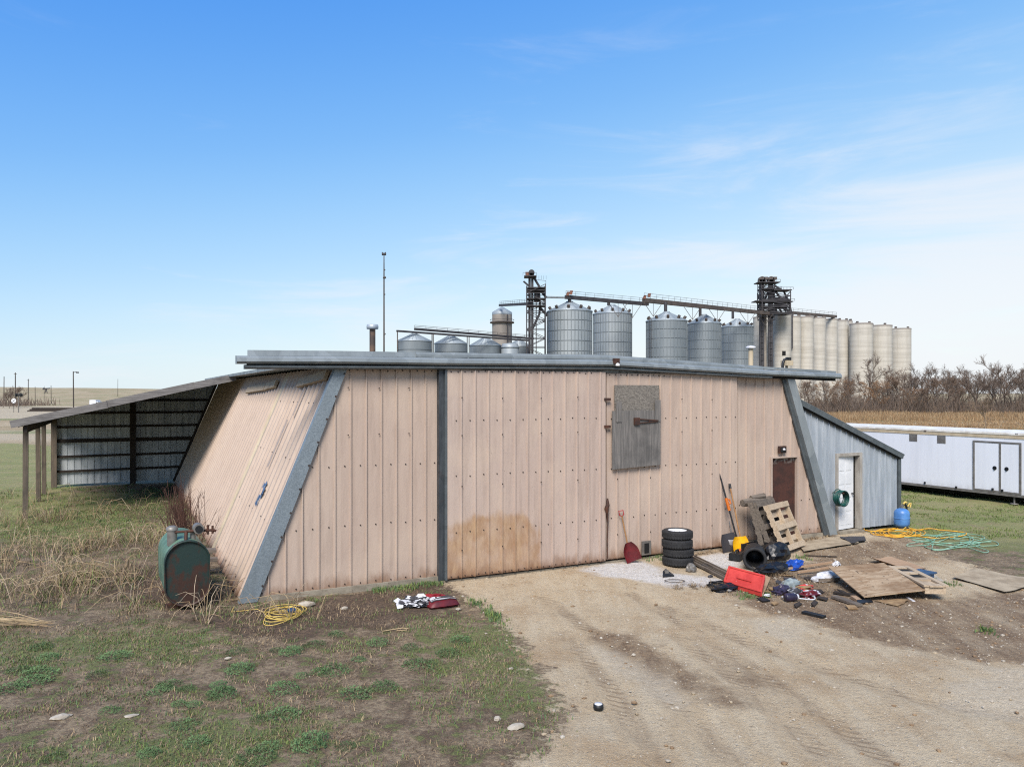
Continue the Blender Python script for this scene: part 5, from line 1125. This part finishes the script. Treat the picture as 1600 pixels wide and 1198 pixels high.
def pillow(mb, lx, ly, h, mi, c=(0, 0, 0), n=14):
    vs = []
    for i in range(n + 1):
        for j in range(n + 1):
            u_, v_ = i / n * 2 - 1, j / n * 2 - 1; k = (1 - u_ ** 4) * (1 - v_ ** 4); w2_ = .02 * mnoise.noise((u_ * 3, v_ * 3, 1))
            vs.append((c[0] + u_ * lx * (1 - .08 * v_ * v_), c[1] + v_ * ly * (1 - .08 * u_ * u_), c[2] + .03 + h * k ** .6 + w2_ * k))
    f = [(i * (n + 1) + j, (i + 1) * (n + 1) + j, (i + 1) * (n + 1) + j + 1, i * (n + 1) + j + 1) for i in range(n) for j in range(n)]
    mb.add(vs, f, mi, True); mb.add([(v[0], v[1], .015 + c[2]) for v in vs], [x_[::-1] for x_ in f], mi)
    return vs
q = MB(); pillow(q, .30, .20, .10, 0); q.build('sack_body', ['darkred'], t)
def panel(mb, x0, x1, y0, y1, mi, lift=.004, n=8):
    vs = []
    for i in range(n + 1):
        for j in range(n + 1):
            x_, y_ = x0 + (x1 - x0) * i / n, y0 + (y1 - y0) * j / n; u_, v_ = x_ / .30, y_ / .20; k = max(0, (1 - u_ ** 4)) * max(0, (1 - v_ ** 4)); vs.append((x_, y_, .03 + .10 * k ** .6 + .02 * mnoise.noise((u_ * 3, v_ * 3, 1)) * k + lift))
    mb.add(vs, [(i * (n + 1) + j, (i + 1) * (n + 1) + j, (i + 1) * (n + 1) + j + 1, i * (n + 1) + j + 1) for i in range(n) for j in range(n)], mi, True)
q = MB(); panel(q, -.24, .26, -.12, .17, 0, .006); panel(q, -.24, .24, -.09, -.05, 1, .009); panel(q, -.22, -.10, -.03, .1, 1, .009); panel(q, -.07, .0, .03, .06, 1, .009); q.build('printed_panel', ['frame_dk', 'whiteplastic'], t)
q = MB(); q.blob((-.08, .30, .06), .26, .09, .08, .35, 2.5, 55); q.build('folded_flap', ['red'], t)
# extension cord, rope, cap, stones
p = G(448, 960); q = MB(); r2 = random.Random(5); pts = []
a = 0
for i in range(170):
    a += .27; k = i / 240; pts.append(((.27 + .2 * mnoise.noise((k * 9, 0, 1))) * math.cos(a) + .16 * mnoise.noise((k * 5, 3, 2)) - .05, (.36 + .3 * mnoise.noise((k * 8, 7, 1))) * math.sin(a) + .3 * mnoise.noise((k * 6, 1, 9)), .025 + .02 * k + .012 * math.sin(a * 1.3)))
for a_ in ((-.45, .1, .02), (-.6, .28, .02), (-.75, .22, .015), (-1.0, .14, .01), (-1.05, .42, .03)): pts.insert(0, a_)
q.tube(pts, .007, 5); t = thing('extension_cord', 'tangled yellow extension cord below the galvanised corner', 'cord', (p.x, p.y, 0)); q.build('cable', ['cord'], t)
q = MB(); q.blob((.07, .06, .06), .075, .06, .05, .2, 2, 3, 0, 2); q.build('plug', ['navy'], t)
p = G(618, 985); q = MB(); q.tube([(-.2, -.05, .01), (-.05, .02, .015), (.1, .1, .015), (.2, .07, .015), (.18, .0, .015), (.02, -.04, .012)], .009, 5); tag(q.build('rope_piece', ['straw'], None, (p.x, p.y, 0)), 'short loop of pale rope on the lawn below the feed bags', 'rope')
p = G(935, 1106); t = thing('bottle_cap', 'small black cap with white top alone on the dirt', 'cap', (p.x, p.y, -.005)); q = MB(); q.lathe([(0, 0), (.058, 0), (.062, .01), (.062, .055), (.05, .06)], 20, 0); q.build('shell', ['black'], t); q = MB(); q.lathe([(.05, .055), (.045, .066), (0, .068)], 20, 0); q.build('top_disc', ['whiteplastic'], t)
GSn = 'pale stones on the lawn'
for lab, px, py, sx, sy, sz in (('pale stone at the foot of the barn wall beside the cord', 479, 947, .14, .08, .07), ('pale flat stone near the lower middle of the lawn edge', 807, 1136, .10, .07, .03), ('white stone in the lower left corner of the lawn', 95, 1121, .11, .07, .03), ('small white stone just left of the flat pale one', 777, 1124, .04, .04, .03), ('grey stone between cord and feed bags', 538, 951, .07, .05, .03), ('tiny white stone beside the red feed bag', 716, 952, .05, .04, .02), ('flat chalky stone among weeds at lower left', 205, 1118, .08, .05, .012), ('small white stone on the middle of the lawn', 356, 1029, .05, .03, .02)):
    litter('stone', lab, 'stone', px, py, sx, sy, sz, 'stone', px, .3, 1.5, group=GSn, sub=2)
# hoses and blue tank by the shed
c_ = wallpt(1310, 776, -.05); t = bthing('hose_coil', 'dark teal hose coiled on a hook beside the white shed door', 'hose', c_.x - .03, c_.y, c_.z)
pts = []
for i in range(300):
    a = i * .22; r = .19 + .035 * mnoise.noise((i * .05, 1, 0)); pts.append((r * math.cos(a), -.02 - .2 * (i / 300) + .03 * mnoise.noise((i * .07, 5, 0)), r * 1.05 * math.sin(a) - .02 + .02 * mnoise.noise((i * .04, 8, 3))))
q = MB(); q.tube(pts, .013, 6); q.build('tube_coil', ['tealhose'], t)
q = MB(); q.cyl((0, .15, .1), (0, -.2, .12), .02, 8); q.build('hook', ['rusty_iron'], t)
p = Lc(1409, 827); t = bthing('pressure_tank', 'light blue pressure tank standing at the corner of the shed', 'pressure tank', p.x, p.y, 0)
q = MB(); rr = .205; q.lathe([(.06, .06), (.12, .07), (.18, .11), (rr, .18), (rr, .45), (.185, .52), (.13, .57), (.05, .595), (0, .6)], 28, 0); q.lathe([(rr, .31), (rr + .008, .315), (rr + .008, .335), (rr, .34)], 28, 0); q.build('vessel', ['bluetank'], t)
q = MB(); q.lathe([(.14, 0), (.15, 0), (.13, .1), (.12, .1)], 20, 0); q.build('base_ring', ['frame_dk'], t)
q = MB(); q.cyl((0, 0, .58), (0, 0, .66), .03, 8); q.cyl((-.05, 0, .66), (.06, 0, .66), .025, 8); q.build('valve', ['alu'], t)
q = MB(); q.tube([(.05, .02, .66), (.16, .03, .70), (.24, .04, .60), (.27, .04, .4), (.25, .03, .2), (.22, .0, .03), (.1, -.2, .015)], .02, 7); q.tube([(.05, .03, .66), (.2, .06, .72), (.3, .06, .62), (.3, .05, .3), (.24, .05, .02)], .018, 7); q.build('black_pipe', ['black'], t)
for hp, hr in (([(.1, .02, .70), (.14, .0, .76), (.2, .0, .74)], .025), ([(.28, .02, .62), (.33, .0, .70), (.38, .0, .72), (.36, 0, .60)], .02), ([(-.12, -.12, .02), (-.1, -.2, .1)], .02)):
    q = MB(); q.tube(hp, hr, 7); q.build('hose_end', ['cord'], t)
def hose(name, label, mt, pxs, r, wob, loops, seed):
    P_ = [G(*v) for v in pxs]; o0 = P_[0].copy(); rr = random.Random(seed); pts = []
    for i in range(len(P_) - 1):
        for k in range(14):
            u_ = k / 14; a, b_ = P_[i], P_[i + 1]; a0 = P_[i - 1] if i else a; b1 = P_[i + 2] if i + 2 < len(P_) else b_
            p_ = .5 * ((2 * a) + (b_ - a0) * u_ + (2 * a0 - 5 * a + 4 * b_ - b1) * u_ ** 2 + (3 * a - a0 - 3 * b_ + b1) * u_ ** 3)
            w_ = wob; p_ = p_ + Vector((mnoise.noise((i + u_, seed, 0)) * w_, mnoise.noise((i + u_, seed, 7)) * w_, 0)); p_.z = r + .01 + max(0, .03 * mnoise.noise((i * 1.3 + u_ * 1.3, seed, 3))) + seed * .0; pts.append(p_ - o0)
    q = MB(); q.tube(pts, r, 6); return tag(q.build(name, [mt], None, o0), label, 'hose')
rr = random.Random(3)
yl = [(1347, 820), (1350, 827), (1362, 831)] + [(1385 + 28 * math.cos(i * 1.15) + i * 1.2, 833 + 5.5 * math.sin(i * 1.15) + rr.uniform(-1.5, 1.5)) for i in range(30)] + [(1440, 828), (1470, 829), (1500, 832), (1510, 836), (1490, 840), (1455, 842), (1430, 838), (1400, 841), (1385, 838)]
hose('garden_hose', 'bright yellow hose tangled from the white door to the blue tank', 'yellowhose', yl, .014, .05, 0, 1)
gl_ = [(1398, 830), (1425, 832)] + [(1470 + 46 * math.cos(i * .9) + rr.uniform(-30, 30) + i * .6, 846 + 9 * math.sin(i * .9) + rr.uniform(-6, 6)) for i in range(34)] + [(1490, 842), (1520, 840), (1552, 846), (1560, 852), (1535, 854), (1500, 848), (1530, 862), (1542, 864), (1535, 858), (1510, 850)]
hose('garden_hose', 'pale green hose lying in wide loops on the grass near the blue tank', 'greenhose', gl_, .010, .06, 0, 2)
# ------------------------------------------------------------------ plants
def blades(name, pts, hgt, wd, mats, per=9, spread=.05, lean_=.6, seg=2, kind='stuff', label=None, curl=.5, seed=1):
    r = random.Random(seed); V = []; Fc = []; MI = []
    for (x_, y_, z_, s_) in pts:
        for b_ in range(per):
            a = r.uniform(0, 6.283); h = hgt * s_ * r.uniform(.5, 1.1); ln = lean_ * r.uniform(.1, 1) * h; da = r.uniform(0, 6.283)
            bx, by = x_ + r.gauss(0, spread * s_), y_ + r.gauss(0, spread * s_); cx_, cy_ = math.cos(da), math.sin(da); w_ = wd * r.uniform(.6, 1.3); sx, sy = -cy_ * w_, cx_ * w_
            o = len(V); m_ = r.randrange(len(mats))
            V += [(bx - sx, by - sy, z_ - .01), (bx + sx, by + sy, z_ - .01), (bx + cx_ * ln * .4 + sx * .7, by + cy_ * ln * .4 + sy * .7, z_ + h * .6), (bx + cx_ * ln * .4 - sx * .7, by + cy_ * ln * .4 - sy * .7, z_ + h * .6), (bx + cx_ * ln, by + cy_ * ln, z_ + h * (1 - curl * r.random() * .6))]
            Fc += [(o, o + 1, o + 2, o + 3), (o + 3, o + 2, o + 4)]; MI += [m_, m_]
    me = bpy.data.meshes.new(name); me.from_pydata(V, [], Fc)
    for m_ in mats: me.materials.append(M[m_])
    me.polygons.foreach_set('material_index', MI); me.update(); o = bpy.data.objects.new(name, me); COL.objects.link(o)
    if kind: o['kind'] = kind
    return o
def inside_buildings(x_, y_):
    p_ = Vector((x_ - P0.x, y_ - P0.y)); s_, t_ = cT * p_.x + sT * p_.y, -sT * p_.x + cT * p_.y
    return (-.05 < s_ < 18 and t_ > -.05)
r1 = random.Random(21); gp = []; dp = []
while len(gp) < 7000:
    x_, y_ = r1.uniform(-14, 9), r1.uniform(7, 30)
    if abs(x_) > y_ * .72 or inside_buildings(x_, y_): continue
    d_ = at_ground(x_, y_, 'drive'); l_ = at_ground(x_, y_, 'lawn')
    nn = .6 * mnoise.noise((x_ * .9, y_ * .9, 3)) + .8 * mnoise.noise((x_ * 3.1, y_ * 3.1, 8))
    if d_ > .45 + .25 * nn: continue
    if nn + l_ * .5 > .2: gp.append((x_, y_, at_ground(x_, y_), r1.uniform(.6, 1.3)))
blades('grass', gp, .05, .005, ['grass', 'weed', 'grass', 'straw2'], 9, .09, 1.3)
gp = []
while len(gp) < 3500:
    x_, y_ = r1.uniform(8, 30), r1.uniform(20, 36)
    if abs(x_) > y_ * .72 or inside_buildings(x_, y_) or at_ground(x_, y_, 'drive') > .4: continue
    if mnoise.noise((x_ * .7, y_ * .7, 13)) > -.1: gp.append((x_, y_, at_ground(x_, y_), r1.uniform(.6, 1.3)))
blades('grass', gp, .06, .009, ['grass'], 8, .1, 1.1, seed=4)
gp = []
while len(gp) < 4200:
    x_, y_ = r1.uniform(-14, 3.0), r1.uniform(7, 26)
    if abs(x_) > y_ * .72 or inside_buildings(x_, y_) or at_ground(x_, y_, 'drive') > .3: continue
    if mnoise.noise((x_ * 1.1, y_ * 1.1, 23)) > -.05: gp.append((x_, y_, at_ground(x_, y_), r1.uniform(.5, 1.3)))
blades('dead_thatch', gp, .05, .004, ['straw', 'straw2', 'straw2'], 7, .08, 2.2, seed=6)
# tall dry grass left of the tank and in the lean-to
gp = []
def patch(px, py, sx, sy, k, s0, s1):
    c = G(px, py)
    for _ in range(k):
        x_, y_ = r1.gauss(c.x, sx), r1.gauss(c.y, sy)
        if not inside_buildings(x_, y_): gp.append((x_, y_, at_ground(x_, y_), r1.uniform(s0, s1)))
for a in ((60, 930, .8, .5, 60, .5, 1.1), (120, 910, .6, .5, 60, .5, 1.0), (40, 890, .9, .6, 40, .4, .9), (170, 905, .5, .4, 30, .4, .9), (190, 850, .8, .6, 60, .5, 1.0), (110, 812, .8, .6, 40, .5, 1.1), (30, 815, .6, .5, 40, .6, 1.1), (230, 800, .7, .7, 16, .4, .9), (180, 785, 1.6, .8, 24, .3, .7), (250, 840, .5, .5, 50, .4, .9), (90, 860, 1.0, .6, 60, .4, .9), (330, 935, .3, .25, 25, .15, .4), (240, 945, .6, .3, 30, .15, .4), (380, 965, .5, .2, 30, .1, .25), (60, 780, 1.5, 1.5, 40, .3, .8)): patch(*a)
blades('dry_grass', [g for g in gp if r1.random() < .6], .62, .0055, ['straw', 'straw2', 'straw2', 'grass'], 9, .26, 2.1, curl=.9, seed=8)
def stalks(name, pts, n_, l0, l1, r0, mats, seed):
    r = random.Random(seed); q = MB()
    for i in range(n_):
        x_, y_, z_, s_ = r.choice(pts); l = r.uniform(l0, l1); a = r.uniform(0, 6.283); d = Vector((math.cos(a), math.sin(a), 0)); k = r.uniform(.2, 1.1)
        p = Vector((x_, y_, z_)); P_ = [p, p + d * l * .3 * k + Vector((0, 0, l * .45)), p + d * l * .75 * k + Vector((0, 0, l * (.75 - .4 * k))), p + d * l * 1.1 * k + Vector((0, 0, max(.02, l * (.95 - .95 * k))))]
        q.tube(P_, [r0, r0, r0 * .7, r0 * .4], 4, r.randrange(len(mats)), False)
    o = q.build(name, mats); o['kind'] = 'stuff'; return o
stalks('dry_stalks', gp, 560, .35, 1.0, .0055, ['straw', 'straw', 'straw2', 'pallet'], 41)
# weeds and litter stems along the walls and in the litter heap
gp = []
for a in ((1215, 915, .35, .2, 40, .12, .3), (1180, 925, .5, .15, 30, .06, .15), (1085, 917, .25, .1, 26, .12, .25), (1290, 925, .5, .25, 20, .08, .2), (1220, 900, .3, .15, 26, .15, .4)): patch(*a)
for _ in range(80): p_ = W(r1.uniform(12, 15), r1.uniform(-.35, -.08)); gp.append((p_.x, p_.y, 0, r1.uniform(.06, .2)))
for _ in range(40): p_ = W(r1.uniform(9.6, 12), r1.uniform(-.45, -.25)); gp.append((p_.x, p_.y, 0, r1.uniform(.06, .22)))
blades('dry_weeds', gp, .5, .003, ['straw2', 'straw', 'oldwood'], 16, .12, 3.2, curl=1.5, seed=9)
gp = []
for _ in range(900):
    p_ = W(r1.uniform(-7, -.2), r1.uniform(9, 21.2)); nn = mnoise.noise((p_.x * .9, p_.y * .9, 31))
    if nn > -.05: gp.append((p_.x, p_.y, 0, r1.uniform(.6, 1.5)))
for _ in range(60): p_ = W(r1.uniform(2.4, 3.9), r1.uniform(-.4, -.1)); gp.append((p_.x, p_.y, 0, r1.uniform(.5, 1.3)))
for _ in range(50):
    a_ = r1.random(); p_ = G(737 + 50 * a_ + r1.uniform(-8, 8), 938 + 34 * a_ + r1.uniform(-5, 5)); gp.append((p_.x, p_.y, 0, r1.uniform(.5, 1.1)))
for px, py in ((1255, 872), (1440, 905), (1450, 912), (1190, 928), (1165, 932), (1015, 869), (1028, 868), (1480, 912), (1540, 985)):
    for _ in range(14): p_ = G(px + r1.gauss(0, 7), py + r1.gauss(0, 3)); gp.append((p_.x, p_.y, 0, r1.uniform(.4, 1.0)))
blades('grass', gp, .08, .007, ['grass', 'weed'], 10, .05, 1.0, seed=10)
# low bushy weeds one can count
GW = 'blue-green weed clumps on the near lawn'
def weed_proto(seed):
    r = random.Random(seed); V = []; Fc = []
    for k in range(420):
        a = r.uniform(0, 6.283); d_ = .15 * math.sqrt(r.random()); h = (.11 - d_ * .45) * r.uniform(.3, 1.1); c_ = Vector((math.cos(a) * d_, math.sin(a) * d_, max(.005, h))); u_ = Vector((r.gauss(0, 1), r.gauss(0, 1), r.gauss(0, .6))).normalized(); v_ = u_.orthogonal().normalized(); l = r.uniform(.014, .03); o = len(V)
        V += [c_ - v_ * l * .3, c_ + u_ * l * .5, c_ + v_ * l * .3 + u_ * .1 * l, c_ + u_ * l + Vector((0, 0, l * .4))]; Fc.append((o, o + 1, o + 3, o + 2))
    me = bpy.data.meshes.new('weed_clump'); me.from_pydata(V, [], Fc); me.materials.append(M['weed']); return me
wp = [weed_proto(k) for k in range(4)]
WPX = [(172, 1112), (178, 1027), (76, 1028), (52, 1065), (258, 1075), (247, 1080), (265, 1070), (292, 1078), (303, 1100), (280, 1100), (346, 1083), (375, 1045), (340, 1070), (347, 1088), (289, 1130), (232, 1178), (86, 1180), (442, 1118), (443, 1078), (471, 1055), (500, 1050), (520, 1052), (557, 1084), (405, 1125), (152, 1055), (60, 1055), (432, 1015), (455, 1018), (492, 1008), (370, 1018), (525, 992), (66, 1010), (30, 1050), (15, 1075), (420, 1165), (485, 1160), (540, 1165), (400, 1185), (308, 1160), (160, 900), (215, 905), (640, 1010), (655, 1040), (600, 1075), (560, 1030), (590, 1005), (720, 1000), (700, 1020)]
for i, (px, py) in enumerate(WPX):
    p = G(px, py); o = bpy.data.objects.new('weed_clump', wp[i % 4]); COL.objects.link(o); s_ = r1.uniform(.7, 1.45); o.location = (p.x, p.y, at_ground(p.x, p.y) - .005); o.rotation_euler[2] = r1.uniform(0, 6.28); o.scale = (s_ * r1.uniform(.8, 1.3), s_, s_ * r1.uniform(.6, 1.0))
    tag(o, 'low blue-green weed clump on the patchy lawn left of the dirt yard', 'weed', GW)
# bare trees
def tree_mesh(seed, ht, spread, up, mt, bark=True, levels=4, thin=1.0):
    r = random.Random(seed); tk, cr = MB(), MB()
    def br(p, d, l, rad, lev):
        n_ = 3; pts = [p]; q_ = p.copy(); dd = d.copy()
        for i in range(n_):
            dd = (dd + Vector((r.gauss(0, .16), r.gauss(0, .16), r.gauss(0, .06) + up * .06))).normalized(); q_ = q_ + dd * l / n_; pts.append(q_.copy())
        rs = [rad * (1 - .55 * i / n_) for i in range(n_ + 1)]
        (tk if lev <= 1 else cr).tube(pts, rs, 5 if lev <= 1 else 3, 0, False)
        if lev >= levels: return
        k = (8, 6, 6, 4, 4)[lev] + r.randrange(2)
        for i in range(k):
            f = r.uniform(.3 if lev else .22, 1.0); j = min(n_ - 1, int(f * n_)); b_ = pts[j].lerp(pts[j + 1], f * n_ - j); az_ = r.uniform(0, 6.283); ang = r.uniform(.35, .95) * spread
            o1 = dd.orthogonal().normalized(); o2 = dd.cross(o1); nd = (dd * math.cos(ang) + (o1 * math.cos(az_) + o2 * math.sin(az_)) * math.sin(ang)).normalized(); nd.z = abs(nd.z) * .8 + nd.z * .2
            br(b_, nd, l * r.uniform(.45, .72) * (1.05 - .35 * f), max(.014 * thin, rad * .5), lev + 1)
    br(Vector((0, 0, -.2)), Vector((r.gauss(0, .05), r.gauss(0, .05), 1)).normalized(), ht * .62, ht * .013, 0)
    return tk, cr
TV = []
for k, (ht, sp, up, mt) in enumerate(((10.5, .9, 1, 'twig'), (9, 1.0, .6, 'twig2'), (11, .75, 1.4, 'twig'), (8, 1.1, .8, 'twig3'), (10, .9, 1, 'twig2'), (9.5, .8, 1.2, 'twig'))):
    tk, cr = tree_mesh(100 + k, ht, sp, up, mt)
    a = tk.build('trunk', ['bark'], None); b_ = cr.build('crown', [mt], None); TV.append((a.data, b_.data, ht)); bpy.data.objects.remove(a); bpy.data.objects.remove(b_)
LAB = {0: 'bare tree with a wide grey-brown crown in the row behind the trailer', 1: 'bare reddish-brown tree in the thicket in front of the silos', 2: 'tall narrow bare tree standing out against the sky on the right', 3: 'short round tree with orange buds in front of the concrete silos', 4: 'bushy reddish bare tree in the row behind the trailer', 5: 'slender bare grey tree in the row behind the trailer'}
def tree(k, px, Y, sc_, label, group):
    p = far(px, HY, Y); t = thing('bare_tree', label, 'tree', (p.x, p.y, at_far(p)), r1.uniform(0, 6.28), group); t.scale = (sc_ * r1.uniform(.95, 1.15), sc_ * r1.uniform(.95, 1.15), sc_)
    for nm, d_ in (('trunk', TV[k][0]), ('crown', TV[k][1])):
        o = bpy.data.objects.new(nm, d_); COL.objects.link(o); o.parent = t
    return t
GTr = 'bare trees along the field edge'
for k, px, Y, s_ in ((1, 1250, 140, .78), (4, 1268, 150, .8), (1, 1282, 138, .82), (3, 1297, 142, .9), (1, 1308, 150, .95), (3, 1322, 146, 1.0), (0, 1352, 144, 1.12), (3, 1362, 140, .95), (3, 1378, 148, .98), (1, 1338, 138, .85), (1, 1395, 142, 1.05), (1, 1410, 148, 1.1), (4, 1402, 138, .9), (2, 1424, 146, .92), (2, 1436, 150, .95), (0, 1448, 144, .88), (4, 1456, 140, .82), (0, 1466, 150, .95), (4, 1476, 146, .9), (0, 1487, 142, .88), (4, 1496, 150, .9), (5, 1506, 146, .92), (0, 1516, 152, .92), (2, 1527, 144, .88), (5, 1536, 150, .95), (0, 1546, 147, .95), (2, 1557, 140, .9), (5, 1566, 152, .98), (2, 1574, 142, 1.08), (4, 1584, 150, .8), (0, 1594, 144, .92), (2, 1603, 138, 1.0), (5, 1616, 150, .95), (0, 1640, 146, .95), (4, 1665, 144, .9), (3, 1420, 140, .75), (4, 1440, 136, .62), (4, 1500, 137, .6), (1, 1232, 150, .72), (1, 1215, 152, .7)):
    tree(k, px, Y, s_, LAB[k], GTr + ' ' + ('(orange)' if False else ''))
for o in sc.objects:
    if o.get('group', '').startswith(GTr): o['group'] = GTr
for k, px, Y, s_, lab in ((5, 4, 200, .62, 'small bare tree at the far left edge of the plain'), (0, 14, 190, .55, 'wider bare tree left of the railway crossing signal'), (4, 26, 215, .72, 'bare tree right behind the railway crossing signal')):
    tree(k, px, Y, s_, lab, 'bare trees at the far left')
# undergrowth below the tree row and reed field in front: nobody could count these
def twigs(name, n_, fx, hgt, r0, mats, seed):
    r = random.Random(seed); q = MB()
    for i in range(n_):
        p = fx(r); h = hgt * r.uniform(.25, .75) * (1 + .8 * max(-.4, mnoise.noise((p.x * .12, p.y * .05, 1)))) * (1.35 if r.random() < .2 else 1); d = Vector((r.gauss(0, .35), r.gauss(0, .25), 1)).normalized(); m_ = r.randrange(len(mats)); e = p + d * h
        q.tube([p, p.lerp(e, .55) + Vector((r.gauss(0, .1), 0, 0)), e], [r0, r0 * .8, r0 * .3], 3, m_, False)
    o = q.build(name, mats); o['kind'] = 'stuff'; return o
def row(r):
    px = r.uniform(1205, 1680); Y = r.uniform(135, 156); p = far(px, HY, Y); p.z = 0; return p
twigs('undergrowth', 7500, row, 4.8, .04, ['twig', 'bark', 'twig2', 'bark'], 31)
twigs('undergrowth', 500, lambda r: Vector((far(r.uniform(-20, 60), HY, 205).x, r.uniform(195, 215), .4)), 3.2, .06, ['bark', 'twig'], 32)
gp = []
for _ in range(9000):
    Y = r1.uniform(80, 134); px = r1.uniform(1290, 1680); x_ = (px - 800) / F * Y
    dens = mnoise.noise((x_ * .09, Y * .06, 2))
    gp.append((x_, Y, 0, r1.uniform(.6, 1.2) * (1 if Y > 104 else .35) * (1 + .5 * dens)))
blades('reed_field', gp, .85, .022, ['reed', 'straw', 'reed'], 5, .35, .5, curl=.3, seed=12)
p = far(1538, HY, 78); t = thing('dead_sapling', 'leafless pale shrub poking up behind the white trailer roof', 'shrub', (p.x, p.y, 0))
tk, cr = tree_mesh(400, 4.6, 1.15, .4, 'straw2', levels=3, thin=.9); tk.build('trunk', ['straw2'], t); cr.build('crown', ['straw2'], t)
# red-brown stalks behind the fuel tank and dry sticks at the left edge
for lab, s_, t_, ht, seed, n_ in (('tall reddish dry shrub rising behind the green fuel tank', -.55, 4.6, 1.7, 61, 60), ('smaller tangled dry shrub at the far foot of the sloping wall', -.5, 8.0, 1.3, 62, 50)):
    t = bthing('dead_shrub', lab, 'shrub', s_, t_, 0); r = random.Random(seed); q = MB(); q2 = MB()
    for i in range(n_):
        d = Vector((r.gauss(-.08, .22), r.gauss(0, .22), 1)).normalized(); l = ht * r.uniform(.45, 1.05); b_ = Vector((r.gauss(0, .12), r.gauss(0, .3), 0)); m1 = b_ + d * l * .5 + Vector((r.gauss(0, .04), r.gauss(0, .04), 0)); e = b_ + d * l
        q.tube([b_, m1, e], [.009, .007, .003], 4, 0, False)
        for k in range(4):
            f = r.uniform(.4, .95); s0 = b_.lerp(e, f); q2.tube([s0, s0 + (d + Vector((r.gauss(0, .5), r.gauss(0, .5), .1))).normalized() * l * .2], [.005, .002], 3, 0, False)
    q.build('stem', ['redstalk'], t); q2.build('twig', ['redstalk'], t)
p = G(28, 978); t = thing('dead_branch', 'bundle of pale dry stalks lying at the left edge of the lawn', 'branch', (p.x, p.y, 0)); r = random.Random(77); q = MB()
for i in range(26):
    a = Vector((-.8 + r.uniform(-.2, .2), r.gauss(.1, .2), .02 + r.random() * .12)); b_ = Vector((.45 + r.uniform(-.3, .2), r.gauss(-.02, .08), .02 + r.random() * .05)); q.tube([a, a.lerp(b_, .5) + Vector((0, r.gauss(0, .05), .04)), b_], [.002, .0045, .003], 4, 0, False)
q.build('stalk', ['straw'], t)
# clods and broken stone, larger than the gravel
q = MB(); r = random.Random(17); k = 0
while k < 560:
    x_, y_ = r.uniform(-3, 15), r.uniform(7.4, 20)
    if abs(x_) > y_ * .72 or inside_buildings(x_, y_): continue
    dd_ = at_ground(x_, y_, 'drive'); mm_ = at_ground(x_, y_, 'mud')
    if (dd_ < .2 and r.random() > .12) or r.random() > .25 + .75 * max(mm_, 1 - abs(dd_ - .5) * 3): continue
    s_ = r.uniform(.012, .032); q.blob((x_, y_, at_ground(x_, y_) + s_ * .2), s_ * r.uniform(.8, 1.5), s_, s_ * .7, .4, 1.5, k, r.choice((0, 0, 1, 2)), 1); k += 1
o = q.build('clods', ['clod', 'slab', 'stone']); o['kind'] = 'stuff'
# gravel on the yard
r = random.Random(91); V = []; Fc = []
base = [Vector(v) for v in ((1, 0, 0), (-.5, .87, 0), (-.5, -.87, 0), (0, 0, .8))]
k = 0
while k < 9000:
    x_, y_ = r.uniform(-1, 14), r.uniform(7.2, 20)
    if abs(x_) > y_ * .72 or at_ground(x_, y_, 'drive') < .75 or inside_buildings(x_, y_): continue
    s_ = r.uniform(.005, .014) * (1 if r.random() < .93 else 2); a = r.uniform(0, 6.28); z_ = at_ground(x_, y_); o = len(V)
    for b_ in base: V.append((x_ + s_ * (b_.x * math.cos(a) - b_.y * math.sin(a)) * r.uniform(.7, 1.2), y_ + s_ * (b_.x * math.sin(a) + b_.y * math.cos(a)), z_ + s_ * b_.z * r.uniform(.6, 1)))
    Fc += [(o, o + 1, o + 3), (o + 1, o + 2, o + 3), (o + 2, o, o + 3)]; k += 1
me = bpy.data.meshes.new('gravel'); me.from_pydata(V, [], Fc); me.materials.append(M['stone']); o = bpy.data.objects.new('gravel', me); COL.objects.link(o); o['kind'] = 'stuff'
